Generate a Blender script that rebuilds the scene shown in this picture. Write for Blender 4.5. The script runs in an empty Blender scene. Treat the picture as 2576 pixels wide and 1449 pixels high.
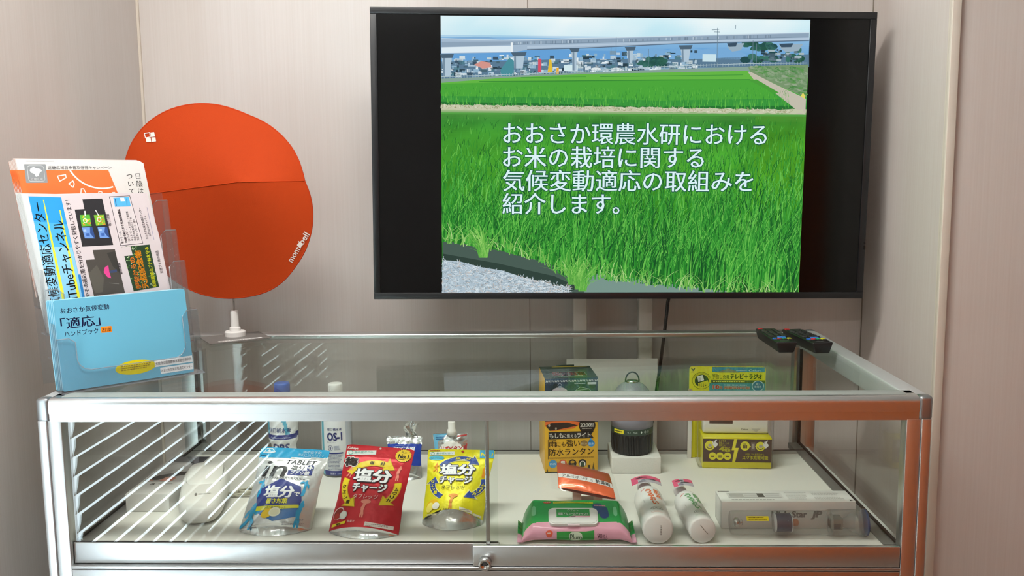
import bpy, bmesh, math, random
import numpy as np
from mathutils import Vector, Matrix
from mathutils.geometry import tessellate_polygon

SC = bpy.context.scene
COL = SC.collection
random.seed(7)
RNG = np.random.default_rng(11)
PI = math.pi

# ------------------------------------------------------------------ camera
# metres; z = 0 is the top of the display case, x runs along its front, y goes towards the back wall
cam_d = bpy.data.cameras.new('camera')
cam_d.sensor_fit = 'HORIZONTAL'
cam_d.sensor_width = 36.0
cam_d.lens = 36.0 * 2259.7 / 2576.0
cam_d.clip_start = 0.02
cam = bpy.data.objects.new('camera', cam_d)
COL.objects.link(cam)
_yaw, _pit, _rol = 0.0298, 0.1248, -0.0103
_f = Vector((-math.sin(_yaw) * math.cos(_pit), math.cos(_yaw) * math.cos(_pit), -math.sin(_pit)))
_r0 = Vector((math.cos(_yaw), math.sin(_yaw), 0))
_u0 = _r0.cross(_f)
_r = _r0 * math.cos(_rol) + _u0 * math.sin(_rol)
_u = _u0 * math.cos(_rol) - _r0 * math.sin(_rol)
cam.matrix_world = Matrix(((_r.x, _u.x, -_f.x, 0.1028), (_r.y, _u.y, -_f.y, -1.4614), (_r.z, _u.z, -_f.z, 0.3678), (0, 0, 0, 1)))
SC.camera = cam

# ------------------------------------------------------------------ view, world, lights
SC.view_settings.view_transform = 'Standard'
SC.view_settings.look = 'None'
SC.view_settings.exposure = 0.0
SC.view_settings.gamma = 1.0
SC.view_settings.use_curve_mapping = False
try:
    SC.cycles.transparent_max_bounces = 28
    SC.cycles.max_bounces = 6
    SC.cycles.diffuse_bounces = 3
    SC.cycles.glossy_bounces = 4
    SC.cycles.adaptive_threshold = 0.05
    SC.cycles.sample_clamp_indirect = 6.0
except Exception:
    pass
W = bpy.data.worlds.new('daylight')
SC.world = W
W.use_nodes = True
_bg = W.node_tree.nodes['Background']
_bg.inputs[0].default_value = (0.76, 0.92, 1.0, 1)
_bg.inputs[1].default_value = 26.0          # overcast sky, reaches the room only through the window

def area(name, loc, target, sx, sy, power, col):
    d = bpy.data.lights.new(name, 'AREA')
    d.shape = 'RECTANGLE'
    d.size, d.size_y, d.energy, d.color = sx, sy, power, col
    o = bpy.data.objects.new(name, d)
    COL.objects.link(o)
    o.location = loc
    o.rotation_euler = (Vector(target) - Vector(loc)).to_track_quat('-Z', 'Y').to_euler()
    return o
CEIL = 1.62
# fluorescent ceiling fixtures (the tubes' light; their housings are built with the ceiling)
LAMPS = [(-0.38, -0.36, 29.0), (-0.55, -2.5, 17.5)]
for _x, _y, _p in LAMPS:
    area('ceiling_tube_light', (_x, _y, CEIL - 0.062), (_x, _y, 0), 1.2, 0.22, _p, (1.0, 0.965, 0.925))

# ------------------------------------------------------------------ helpers
def lin(c):
    if isinstance(c, str):
        c = c.lstrip('#')
        c = tuple(int(c[i:i + 2], 16) / 255 for i in (0, 2, 4))
        c = tuple(x / 12.92 if x <= 0.04045 else ((x + 0.055) / 1.055) ** 2.4 for x in c)
    if len(c) == 3:
        c = tuple(c) + (1.0,)
    return c

def metal(c, m=1.0):
    """same colour, printed on metallised film: alpha of the colour attribute is 1 - metallic"""
    c = lin(c)
    return (c[0], c[1], c[2], 1.0 - m)

def nodes_mat(name):
    m = bpy.data.materials.new(name)
    m.use_nodes = True
    nt = m.node_tree
    return m, nt, nt.nodes['Principled BSDF']

def col_mat(name, rough, coat=0.0, bump=None, spec=0.5, rmix=None):
    """procedural material whose colour comes from the part's own colour attribute"""
    m, nt, b = nodes_mat(name)
    a = nt.nodes.new('ShaderNodeAttribute'); a.attribute_name = 'Col'
    nt.links.new(a.outputs['Color'], b.inputs['Base Color'])
    s = nt.nodes.new('ShaderNodeMath'); s.operation = 'SUBTRACT'; s.inputs[0].default_value = 1.0
    nt.links.new(a.outputs['Alpha'], s.inputs[1])
    nt.links.new(s.outputs[0], b.inputs['Metallic'])
    b.inputs['Roughness'].default_value = rough
    if rmix is not None:        # bare metallised film is smoother than the inked areas
        mr = nt.nodes.new('ShaderNodeMapRange'); mr.inputs['To Min'].default_value = rmix; mr.inputs['To Max'].default_value = rough
        nt.links.new(a.outputs['Alpha'], mr.inputs['Value']); nt.links.new(mr.outputs[0], b.inputs['Roughness'])
    b.inputs['Specular IOR Level'].default_value = spec
    b.inputs['Coat Weight'].default_value = coat
    b.inputs['Coat Roughness'].default_value = 0.08
    if bump:
        scale, dist, detail = bump
        tc = nt.nodes.new('ShaderNodeTexCoord')
        n = nt.nodes.new('ShaderNodeTexNoise'); n.inputs['Scale'].default_value = scale; n.inputs['Detail'].default_value = detail
        nt.links.new(tc.outputs['Object'], n.inputs['Vector'])
        bp = nt.nodes.new('ShaderNodeBump'); bp.inputs['Strength'].default_value = 1.0; bp.inputs['Distance'].default_value = dist
        nt.links.new(n.outputs[0], bp.inputs['Height'])
        nt.links.new(bp.outputs[0], b.inputs['Normal'])
        if coat:
            nt.links.new(bp.outputs[0], b.inputs['Coat Normal'])
    return m

def wall_mat(name, c0, c1, rot=False):
    """laminate wall panel with a fine vertical grain"""
    m, nt, b = nodes_mat(name)
    tc = nt.nodes.new('ShaderNodeTexCoord')
    mp = nt.nodes.new('ShaderNodeMapping'); mp.inputs['Scale'].default_value = (260, 260, 2.2)
    n = nt.nodes.new('ShaderNodeTexNoise'); n.inputs['Scale'].default_value = 1.0; n.inputs['Detail'].default_value = 3.0
    mp2 = nt.nodes.new('ShaderNodeMapping'); mp2.inputs['Scale'].default_value = (22, 22, 0.5)
    n2 = nt.nodes.new('ShaderNodeTexNoise'); n2.inputs['Scale'].default_value = 1.0; n2.inputs['Detail'].default_value = 2.0
    ad = nt.nodes.new('ShaderNodeMath'); ad.operation = 'MULTIPLY_ADD'; ad.inputs[1].default_value = 0.45
    rp = nt.nodes.new('ShaderNodeValToRGB')
    rp.color_ramp.elements[0].position = 0.50; rp.color_ramp.elements[0].color = lin(c0)
    rp.color_ramp.elements[1].position = 0.95; rp.color_ramp.elements[1].color = lin(c1)
    L = nt.links.new
    L(tc.outputs['Object'], mp.inputs[0]); L(mp.outputs[0], n.inputs['Vector'])
    L(tc.outputs['Object'], mp2.inputs[0]); L(mp2.outputs[0], n2.inputs['Vector'])
    L(n2.outputs[0], ad.inputs[0]); L(n.outputs[0], ad.inputs[2]); L(ad.outputs[0], rp.inputs[0])
    L(rp.outputs[0], b.inputs['Base Color'])
    b.inputs['Roughness'].default_value = 0.55
    b.inputs['Specular IOR Level'].default_value = 0.25
    return m

def plain(name, c, rough=0.5, metallic=0.0, spec=0.5, noise=None):
    m, nt, b = nodes_mat(name)
    b.inputs['Base Color'].default_value = lin(c)
    b.inputs['Roughness'].default_value = rough
    b.inputs['Metallic'].default_value = metallic
    b.inputs['Specular IOR Level'].default_value = spec
    if noise:
        tc = nt.nodes.new('ShaderNodeTexCoord')
        n = nt.nodes.new('ShaderNodeTexNoise'); n.inputs['Scale'].default_value = noise[0]; n.inputs['Detail'].default_value = 4
        nt.links.new(tc.outputs['Object'], n.inputs['Vector'])
        bp = nt.nodes.new('ShaderNodeBump'); bp.inputs['Strength'].default_value = 1; bp.inputs['Distance'].default_value = noise[1]
        nt.links.new(n.outputs[0], bp.inputs['Height']); nt.links.new(bp.outputs[0], b.inputs['Normal'])
    return m

def glass_mat(name, tint, ior=1.5, rough=0.0, gain=1.0, haze=0.0, haze_col=(0.8, 0.8, 0.8, 1)):
    """thin sheet glass: straight-through transmission plus Fresnel reflection (and, for cloudy plastic, a little haze)"""
    m = bpy.data.materials.new(name); m.use_nodes = True
    nt = m.node_tree; nt.nodes.clear()
    o = nt.nodes.new('ShaderNodeOutputMaterial')
    t = nt.nodes.new('ShaderNodeBsdfTransparent'); t.inputs[0].default_value = tint
    g = nt.nodes.new('ShaderNodeBsdfGlossy'); g.inputs['Roughness'].default_value = rough
    # Schlick reflectance, the same on both faces of the sheet
    ge = nt.nodes.new('ShaderNodeNewGeometry')
    dt = nt.nodes.new('ShaderNodeVectorMath'); dt.operation = 'DOT_PRODUCT'
    nt.links.new(ge.outputs['Incoming'], dt.inputs[0]); nt.links.new(ge.outputs['Normal'], dt.inputs[1])
    def mth(op, a, b=None):
        q = nt.nodes.new('ShaderNodeMath'); q.operation = op
        for i, x in enumerate((a, b)):
            if x is None: continue
            if isinstance(x, (int, float)): q.inputs[i].default_value = x
            else: nt.links.new(x, q.inputs[i])
        return q.outputs[0]
    f0 = ((ior - 1) / (ior + 1)) ** 2
    cosv = mth('ABSOLUTE', dt.outputs['Value'])
    fres = mth('ADD', mth('MULTIPLY', mth('POWER', mth('SUBTRACT', 1.0, cosv), 5.0), 1 - f0), f0)
    mx = nt.nodes.new('ShaderNodeMixShader')
    src = t.outputs[0]
    if haze:
        d = nt.nodes.new('ShaderNodeBsdfDiffuse'); d.inputs[0].default_value = haze_col
        tr = nt.nodes.new('ShaderNodeBsdfTranslucent'); tr.inputs[0].default_value = haze_col
        ms = nt.nodes.new('ShaderNodeMixShader'); ms.inputs[0].default_value = 0.5
        nt.links.new(d.outputs[0], ms.inputs[1]); nt.links.new(tr.outputs[0], ms.inputs[2])
        mh = nt.nodes.new('ShaderNodeMixShader'); mh.inputs[0].default_value = haze
        nt.links.new(t.outputs[0], mh.inputs[1]); nt.links.new(ms.outputs[0], mh.inputs[2])
        src = mh.outputs[0]
    fac = fres
    if gain != 1.0:
        mm = nt.nodes.new('ShaderNodeMath'); mm.operation = 'MULTIPLY'; mm.inputs[1].default_value = gain; mm.use_clamp = True
        nt.links.new(fac, mm.inputs[0]); fac = mm.outputs[0]
    nt.links.new(fac, mx.inputs[0]); nt.links.new(src, mx.inputs[1]); nt.links.new(g.outputs[0], mx.inputs[2])
    nt.links.new(mx.outputs[0], o.inputs[0])
    return m

def emit_mat(name, strength=1.0, attr=True, c=(1, 1, 1, 1)):
    m = bpy.data.materials.new(name); m.use_nodes = True
    nt = m.node_tree; nt.nodes.clear()
    o = nt.nodes.new('ShaderNodeOutputMaterial')
    e = nt.nodes.new('ShaderNodeEmission'); e.inputs[1].default_value = strength; e.inputs[0].default_value = c
    if attr:
        a = nt.nodes.new('ShaderNodeAttribute'); a.attribute_name = 'Col'
        nt.links.new(a.outputs['Color'], e.inputs[0])
    nt.links.new(e.outputs[0], o.inputs[0])
    return m

M = {}
M['matte'] = col_mat('painted_matte', 0.6, spec=0.3)
M['paper'] = col_mat('coated_paper', 0.42, spec=0.4)
M['satin'] = col_mat('satin_plastic', 0.35)
M['gloss'] = col_mat('gloss_plastic', 0.14, coat=0.3)
M['foil'] = col_mat('pouch_film', 0.40, coat=0.0, bump=(42, 0.0030, 2.5), spec=0.35, rmix=0.20)
M['film'] = col_mat('wrapper_film', 0.28, coat=0.2, bump=(40, 0.0016, 2.0))
M['fabric'] = col_mat('hat_fabric', 0.75, spec=0.2, bump=(900, 0.0004, 2))
M['card'] = col_mat('printed_card', 0.38, coat=0.15)

class MB:
    """collects shapes and links them as ONE mesh object"""
    def __init__(self):
        self.v = []; self.f = []; self.c = []; self.m = []; self.s = []; self.n = 0
    def add(self, V, F, col='#ffffff', mat=0, smooth=False, xf=None):
        V = np.asarray(V, float).reshape(-1, 3)
        if xf is not None:
            A = np.array(xf); V = V @ A[:3, :3].T + A[:3, 3]
        k = self.n
        self.v.append(V); self.n += len(V)
        if isinstance(col, list):
            cs = col
        else:
            cs = [lin(col)] * len(F)
        for f, c in zip(F, cs):
            self.f.append(tuple(i + k for i in f)); self.c.append(c); self.m.append(mat); self.s.append(smooth)
        return self
    def box(self, x0, x1, y0, y1, z0, z1, col='#ffffff', mat=0, r=0.0, seg=2, xf=None, smooth=None):
        if r <= 0:
            V = [(x, y, z) for z in (z0, z1) for y in (y0, y1) for x in (x0, x1)]
            F = [(0, 2, 3, 1), (4, 5, 7, 6), (0, 1, 5, 4), (2, 6, 7, 3), (0, 4, 6, 2), (1, 3, 7, 5)]
            return self.add(V, F, col, mat, False, xf)
        bm = bmesh.new()
        bmesh.ops.create_cube(bm, size=1.0)
        for v in bm.verts:
            v.co = Vector(((x0 + x1) / 2 + v.co.x * (x1 - x0), (y0 + y1) / 2 + v.co.y * (y1 - y0), (z0 + z1) / 2 + v.co.z * (z1 - z0)))
        bmesh.ops.bevel(bm, geom=list(bm.edges), offset=r, segments=seg, profile=0.5, affect='EDGES', clamp_overlap=True)
        return self.bm(bm, col, mat, True, xf)
    def bm(self, bm, col='#ffffff', mat=0, smooth=False, xf=None):
        bm.verts.index_update()
        V = [tuple(v.co) for v in bm.verts]
        F = [tuple(v.index for v in f.verts) for f in bm.faces]
        bm.free()
        return self.add(V, F, col, mat, smooth, xf)
    def lathe(self, prof, seg=32, col='#ffffff', mat=0, xf=None, smooth=True, cols=None):
        """prof: (r, z) pairs from bottom to top"""
        V = []
        for r, z in prof:
            for k in range(seg):
                a = 2 * PI * k / seg
                V.append((max(r, 1e-5) * math.cos(a), max(r, 1e-5) * math.sin(a), z))
        F = []; C = []
        for i in range(len(prof) - 1):
            c = lin(cols[i]) if cols else lin(col)
            for k in range(seg):
                k2 = (k + 1) % seg
                F.append((i * seg + k, i * seg + k2, (i + 1) * seg + k2, (i + 1) * seg + k)); C.append(c)
        F.append(tuple(range(seg - 1, -1, -1))); C.append(lin(cols[0]) if cols else lin(col))
        F.append(tuple((len(prof) - 1) * seg + k for k in range(seg))); C.append(lin(cols[-1]) if cols else lin(col))
        return self.add(V, F, C, mat, smooth, xf)
    def tube(self, pts, rad, seg=10, col='#ffffff', mat=0, xf=None, closed=False):
        P = [Vector(p) for p in pts]
        n = len(P); V = []; F = []
        up = Vector((0.13, 0.21, 0.97))
        for i in range(n):
            if closed:
                d = P[(i + 1) % n] - P[i - 1]
            else:
                d = P[min(i + 1, n - 1)] - P[max(i - 1, 0)]
            d.normalize()
            a = d.cross(up)
            if a.length < 1e-3: a = d.cross(Vector((1, 0, 0)))
            a.normalize(); b = d.cross(a)
            r = rad[i] if isinstance(rad, (list, tuple)) else rad
            for k in range(seg):
                t = 2 * PI * k / seg
                V.append(tuple(P[i] + a * (r * math.cos(t)) + b * (r * math.sin(t))))
        for i in range(n if closed else n - 1):
            j = (i + 1) % n
            for k in range(seg):
                k2 = (k + 1) % seg
                F.append((i * seg + k, i * seg + k2, j * seg + k2, j * seg + k))
        if not closed:
            F.append(tuple(range(seg - 1, -1, -1))); F.append(tuple((n - 1) * seg + k for k in range(seg)))
        return self.add(V, F, col, mat, True, xf)
    def prism(self, poly, h0, h1, col='#ffffff', mat=0, xf=None, side=None):
        """poly in local xy, extruded along local z"""
        n = len(poly)
        V = [(x, y, h0) for x, y in poly] + [(x, y, h1) for x, y in poly]
        F = [tuple(range(n - 1, -1, -1)), tuple(range(n, 2 * n))] + [(i, (i + 1) % n, n + (i + 1) % n, n + i) for i in range(n)]
        C = [lin(col), lin(col)] + [lin(side or col)] * n
        return self.add(V, F, C, mat, False, xf)
    def grid(self, fn, us, vs, col='#ffffff', mat=0, smooth=True, colfn=None, flip=False):
        """fn(U, V) -> (n, 3) points"""
        U, Vv = np.meshgrid(us, vs)
        P = fn(U.ravel(), Vv.ravel())
        a, b = len(us), len(vs)
        F = []; C = []
        for j in range(b - 1):
            for i in range(a - 1):
                q = (j * a + i, j * a + i + 1, (j + 1) * a + i + 1, (j + 1) * a + i)
                F.append(q[::-1] if flip else q)
                if colfn:
                    C.append(lin(colfn((us[i] + us[i + 1]) / 2, (vs[j] + vs[j + 1]) / 2)))
        return self.add(P, F, C if colfn else col, mat, smooth)
    def build(self, name, mats, parent=None, local=False):
        V = np.concatenate(self.v) if self.v else np.zeros((0, 3))
        if parent is not None and not local:
            A = np.array(ROOTM[parent.name].inverted()); V = V @ A[:3, :3].T + A[:3, 3]
        me = bpy.data.meshes.new(name)
        me.from_pydata([tuple(x) for x in V], [], self.f)
        if not isinstance(mats, (list, tuple)): mats = [mats]
        for m in mats: me.materials.append(m)
        me.polygons.foreach_set('material_index', np.array(self.m, dtype=np.int32))
        me.polygons.foreach_set('use_smooth', np.array(self.s, dtype=bool))
        at = me.color_attributes.new('Col', 'FLOAT_COLOR', 'CORNER')
        cnt = np.array([len(f) for f in self.f])
        at.data.foreach_set('color', np.repeat(np.array(self.c, dtype=np.float32), cnt, axis=0).ravel())
        me.update()
        o = bpy.data.objects.new(name, me)
        COL.objects.link(o)
        if parent is not None:
            o.parent = parent
            ROOTM[o.name] = ROOTM[parent.name]
        else:
            ROOTM[o.name] = Matrix.Identity(4)
        return o

ROOTM = {}
def thing(name, label, cat, loc=(0, 0, 0), rot=None, group=None):
    o = bpy.data.objects.new(name, None)
    COL.objects.link(o)
    o.empty_display_size = 0.05
    m = Matrix.Translation(Vector(loc)) @ (rot.to_4x4() if rot is not None else Matrix.Identity(4))
    o.matrix_world = m
    o['label'] = label; o['category'] = cat
    if group: o['group'] = group
    ROOTM[o.name] = m
    return o
def tag(o, label, cat, group=None):
    o['label'] = label; o['category'] = cat
    if group: o['group'] = group
    return o
def struct(o):
    o['kind'] = 'structure'
    return o
def frame(ex, ez):
    """rotation whose columns are ex, ez x ex, ez"""
    ex = Vector(ex).normalized(); ez = Vector(ez); ez = (ez - ex * ez.dot(ex)).normalized(); ey = ez.cross(ex)
    return Matrix((ex, ey, ez)).transposed()
def copy_tree(o, parent=None):
    c = o.copy(); COL.objects.link(c)
    if parent is not None: c.parent = parent
    for ch in [x for x in bpy.data.objects if x.parent == o]:
        copy_tree(ch, c)
    return c

# ------------------------------------------------------------------ flat artwork (printing on packages)
_cu = bpy.data.curves.new('lettering', 'FONT')
_cu.resolution_u = 2
_to = bpy.data.objects.new('lettering', _cu)
_TC = {}
def glyphs(s, bold):
    k = (s, bold)
    if k not in _TC:
        COL.objects.link(_to)
        _cu.body = s; _cu.offset = bold
        ev = _to.evaluated_get(bpy.context.evaluated_depsgraph_get())
        me = ev.to_mesh()
        V = np.array([(v.co.x, v.co.y) for v in me.vertices]).reshape(-1, 2)
        F = [tuple(p.vertices) for p in me.polygons]
        ev.to_mesh_clear()
        COL.objects.unlink(_to)
        _TC[k] = (V, F)
    return _TC[k]

class Art:
    def __init__(self): self.it = []
    def raw(self, V, F, col, L): self.it.append((np.asarray(V, float), F, lin(col), L)); return self
    def poly(self, pts, col, L=0):
        T = tessellate_polygon([[Vector((x, y, 0)) for x, y in pts]])
        F = []
        for t in T:
            a, b, c = (Vector(pts[i]) for i in t)
            F.append(t if (b - a).cross(c - a) > 0 else (t[0], t[2], t[1]))
        return self.raw(pts, F, col, L)
    def rect(self, x0, y0, x1, y1, col, L=0): return self.poly([(x0, y0), (x1, y0), (x1, y1), (x0, y1)], col, L)
    def ell(self, cx, cy, rx, ry, col, L=0, n=28, rot=0):
        c, s = math.cos(rot), math.sin(rot)
        p = []
        for k in range(n):
            a = 2 * PI * k / n; x, y = rx * math.cos(a), ry * math.sin(a)
            p.append((cx + x * c - y * s, cy + x * s + y * c))
        return self.raw(p, [tuple(range(n))], col, L) if False else self.raw([(cx, cy)] + p, [(0, 1 + k, 1 + (k + 1) % n) for k in range(n)], col, L)
    def arc(self, cx, cy, rx, ry, a0, a1, w, col, L=0, n=20, wy=None):
        """band of width w along an elliptic arc (degrees)"""
        wy = w if wy is None else wy
        V = []
        for k in range(n + 1):
            a = math.radians(a0 + (a1 - a0) * k / n)
            V.append((cx + (rx - w / 2) * math.cos(a), cy + (ry - wy / 2) * math.sin(a)))
            V.append((cx + (rx + w / 2) * math.cos(a), cy + (ry + wy / 2) * math.sin(a)))
        F = [(2 * k, 2 * k + 1, 2 * k + 3, 2 * k + 2) if a1 > a0 else (2 * k, 2 * k + 2, 2 * k + 3, 2 * k + 1) for k in range(n)]
        return self.raw(V, F, col, L)
    def arrow(self, cx, cy, rx, ry, a0, a1, w, col, L=0, asp=1.0, head=1.9, hl=22):
        """arc arrow pointing from angle a0 to a1"""
        d = 1 if a1 > a0 else -1
        am = a1 - d * hl
        self.arc(cx, cy, rx, ry, a0, am, w, col, L, wy=w * asp)
        p = []
        for a, k in ((am, head / 2), (am, -head / 2), (a1, 0)):
            t = math.radians(a)
            p.append((cx + (rx + w * k) * math.cos(t), cy + (ry + w * asp * k) * math.sin(t)))
        return self.poly(p, col, L)
    def line(self, pts, w, col, L=0, closed=False):
        n = len(pts); m = n if closed else n - 1
        for i in range(m):
            a = Vector(pts[i]); b = Vector(pts[(i + 1) % n]); d = (b - a)
            if d.length < 1e-9: continue
            d.normalize(); q = Vector((-d.y, d.x)) * (w / 2); e = d * (w * 0.3)
            self.raw([a - e - q, b + e - q, b + e + q, a - e + q], [(0, 1, 2, 3)], col, L)
        return self
    def text(self, s, x, y, h, col, L=0, bold=0.0, w=None, rot=0.0, align='l', out=None, ow=0.05, shear=0.0, asp=1.0):
        """h: em height in art units; w: fit to this width"""
        V0, F0 = glyphs(s, 0.0)
        if not len(V0): return self
        x0, x1 = V0[:, 0].min(), V0[:, 0].max()
        sx = (w / (x1 - x0)) if w else h * asp
        cr, sr = math.cos(rot), math.sin(rot)
        def put(c, lay, offs):
            # weight comes from overlaid, slightly shifted copies of the clean outline
            for ox, oy in offs:
                X = (V0[:, 0] - x0 + ox) * sx; Y = (V0[:, 1] + oy) * h
                X = X + V0[:, 1] * sx * shear
                if align == 'c': X = X - (x1 - x0) * sx / 2
                if align == 'r': X = X - (x1 - x0) * sx
                self.raw(np.stack([x + X * cr - Y * sr, y + X * sr + Y * cr], 1), F0, c, lay)
        b1 = bold * 1.15
        base = [(0, 0)] if bold < .008 else ([(-b1 * .6, 0), (b1 * .6, 0)] if bold < .025 else [(-b1, -b1 * .6), (b1, -b1 * .6), (-b1, b1 * .6), (b1, b1 * .6), (0, 0)])
        if out:
            q = b1 + ow
            put(out, L, [(q * math.cos(k * PI / 5), q * math.sin(k * PI / 5)) for k in range(10)]); L += 1
        put(col, L, base)
        return self
    def bars(self, x0, y0, x1, y1, rows, col, L=0, fill=0.5, seed=1, w=0.06):
        """rows of print too small to read: broken strokes"""
        r = random.Random(seed)
        dy = (y1 - y0) / rows
        for k in range(rows):
            x = x0; yy = y0 + dy * (k + 0.5)
            end = x1 - (x1 - x0) * r.random() * 0.25
            while x < end:
                l = (x1 - x0) * (0.03 + w * r.random())
                self.rect(x, yy - dy * fill / 2, min(x + l, end), yy + dy * fill / 2, col, L)
                x += l + (x1 - x0) * 0.018
        return self
    def apply(self, mb, fn, d=0.00012, maxlen=None, mat=0, smooth=False):
        for V, F, col, L in self.it:
            if maxlen: V, F = subdiv(V, F, maxlen)
            P, N = fn(V[:, 0], V[:, 1])
            mb.add(P + N * (d * (L + 1)), F, [col] * len(F), mat, smooth)

def subdiv(V, F, ml):
    V = [tuple(v) for v in V]; out = []; st = []
    for f in F:
        for i in range(1, len(f) - 1): st.append((f[0], f[i], f[i + 1]))
    memo = {}
    while st:
        t = st.pop()
        e = [(t[i], t[(i + 1) % 3]) for i in range(3)]
        l = [math.hypot(V[a][0] - V[b][0], V[a][1] - V[b][1]) for a, b in e]
        k = l.index(max(l))
        if l[k] <= ml: out.append(t); continue
        a, b = e[k]; c = t[(k + 2) % 3]
        key = (min(a, b), max(a, b))
        if key not in memo:
            memo[key] = len(V); V.append(((V[a][0] + V[b][0]) / 2, (V[a][1] + V[b][1]) / 2))
        m = memo[key]
        st.append((a, m, c)); st.append((m, b, c))
    return np.array(V), out

def flat(O, ex, ey):
    """mapping of art units onto a plane with axes ex (right) and ey (up)"""
    O = np.array(O, float); ex = np.array(ex, float); ey = np.array(ey, float)
    n = np.cross(ex, ey); n /= np.linalg.norm(n)
    return lambda u, v: (O + np.outer(u, ex) + np.outer(v, ey), np.tile(n, (len(u), 1)))
def cyl(cx, cy, r, z0, a0=0.0, xf=None):
    """art (arc length, height) round a vertical cylinder; u = 0 faces -y turned by a0; r may be a function of z"""
    def fn(u, v):
        rr = np.array([r(z) for z in v]) if callable(r) else np.full(len(u), r)
        a = np.asarray(u) / (np.mean(rr) if callable(r) else r) + a0
        N = np.stack([np.sin(a), -np.cos(a), np.zeros(len(a))], 1)
        P = np.stack([cx + rr * N[:, 0], cy + rr * N[:, 1], z0 + np.asarray(v)], 1)
        if xf is not None:
            A = np.array(xf); P = P @ A[:3, :3].T + A[:3, 3]; N = N @ A[:3, :3].T
        return P, N
    return fn
# ------------------------------------------------------------------ room
FLOOR = -0.9
YB = 0.88
mw = wall_mat('wall_laminate', '#dad3ce', '#dfd9d5')
mwr = wall_mat('wall_laminate_bounce', '#dcd1ca', '#e1d8d2')  # same laminate with orange bounce light painted in as a rose tint
mtrim = plain('trim_cream', '#e4dacd', 0.5)
mceil = plain('ceiling_board', '#dedbd4', 0.9, noise=(60, 0.001))
mfloor = plain('floor_vinyl', '#8f8478', 0.5, noise=(8, 0.0004))
XL, XR, YR, YF, XE = -0.92, 0.945, 0.41, -4.2, 2.6
b = MB(); b.box(XL - 0.1, XR + 0.1, YB, YB + 0.08, FLOOR, CEIL, '#ffffff'); struct(b.build('wall_back', mw))
b = MB(); b.box(XR, XE, YR, YB, FLOOR, CEIL); struct(b.build('wall_right', mwr))          # return of the recess and the wall beside it
# left wall with the window opening
WY0, WY1, WZ0, WZ1 = -2.15, -0.36, -0.86, 1.25
b = MB()
b.box(XL - 0.12, XL, WY1, YB, FLOOR, CEIL); b.box(XL - 0.12, XL, YF, WY0, FLOOR, CEIL)
b.box(XL - 0.12, XL, WY0, WY1, FLOOR, WZ0); b.box(XL - 0.12, XL, WY0, WY1, WZ1, CEIL)
struct(b.build('wall_left', mw))
b = MB(); b.box(XL - 0.12, XE + 0.12, YF - 0.1, YF, FLOOR, CEIL); struct(b.build('wall_front', mw))
b = MB(); b.box(XE, XE + 0.1, YF, YR, FLOOR, CEIL); struct(b.build('wall_side', mw))
b = MB(); b.box(XL - 0.12, XE + 0.12, YF - 0.1, YB + 0.1, FLOOR - 0.06, FLOOR); struct(b.build('floor', mfloor))
b = MB(); b.box(XL - 0.12, XE + 0.12, YF - 0.1, YB + 0.1, CEIL, CEIL + 0.05); struct(b.build('ceiling', mceil))
# corner bead, outer corner trim, panel joints, painted shade line
b = MB(); b.box(XL, XL + 0.006, YB - 0.006, YB, FLOOR, CEIL); struct(b.build('trim_1', mtrim))
b = MB(); b.box(0.928, 0.946, 0.400, 0.412, FLOOR, CEIL, r=0.0015); b.box(0.9385, 0.946, 0.411, 0.44, FLOOR, CEIL); struct(b.build('trim_2', mtrim))
mdark = plain('joint_shade_dark', '#8b8075', 0.8)
b = MB(); b.box(0.0785, 0.0805, YB - 0.0006, YB + 0.001, FLOOR, CEIL); struct(b.build('trim_3', mdark))
b = MB(); b.box(XR - 0.002, XR, YB - 0.003, YB, FLOOR, CEIL); struct(b.build('trim_4', mdark))
b = MB(); b.box(0.946, 0.948, 0.4075, 0.411, FLOOR, CEIL); struct(b.build('trim_shade_line', mdark))  # thin dark strip painting the shade line beside the corner trim

# window in the left wall: frame and a nearly closed venetian blind, seen only as reflections in the glass
mframe = plain('window_frame_metal', '#b9b7b2', 0.4, 0.6)
mslat = plain('blind_slat', '#b9b1a6', 0.45)
b = MB()
for y0, y1, z0, z1 in ((WY0, WY1, WZ0, WZ0 + 0.03), (WY0, WY1, WZ1 - 0.03, WZ1), (WY0, WY0 + 0.03, WZ0, WZ1), (WY1 - 0.03, WY1, WZ0, WZ1), (-1.27, -1.24, WZ0, WZ1)):
    b.box(XL - 0.11, XL - 0.05, y0, y1, z0, z1)
win = struct(b.build('window_1', mframe)); 
b = MB()
n = int((WZ1 - WZ0 - 0.06) / 0.042)
for i in range(n):
    z = WZ0 + 0.03 + 0.042 * i
    a = math.radians(77); h = 0.0220
    dx, dz = h * math.cos(a), h * math.sin(a)
    b.add([(XL + 0.03 - dx, WY0 + 0.01, z - dz), (XL + 0.03 - dx, WY1 + 0.02, z - dz), (XL + 0.032, WY1 + 0.02, z + 0.001), (XL + 0.032, WY0 + 0.01, z + 0.001), (XL + 0.03 + dx, WY1 + 0.02, z + dz), (XL + 0.03 + dx, WY0 + 0.01, z + dz)],
          [(0, 1, 2, 3), (3, 2, 4, 5)], '#ffffff', 0, True)
for y in (WY0 + 0.25, -1.45, -1.0, WY1 - 0.28):
    b.box(XL + 0.030, XL + 0.0315, y, y + 0.0015, WZ0, WZ1)
b.box(XL + 0.015, XL + 0.05, WY0, WY1 + 0.02, WZ1 - 0.01, WZ1 + 0.03)
bl = b.build('blind', mslat, win); bl['kind'] = 'structure'

# orange panel added unseen beside the camera, mirrored in the aluminium front's right half
b = MB(); b.box(0.44, 2.3, -1.12, -1.08, FLOOR, 0.55, r=0.008)
tag(b.build('added_partition', plain('partition_orange', '#f0741a', 0.7, noise=(300, 0.0003))), 'low orange panel added beside the viewer, mirrored as the orange tint on the case frame', 'partition')

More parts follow.
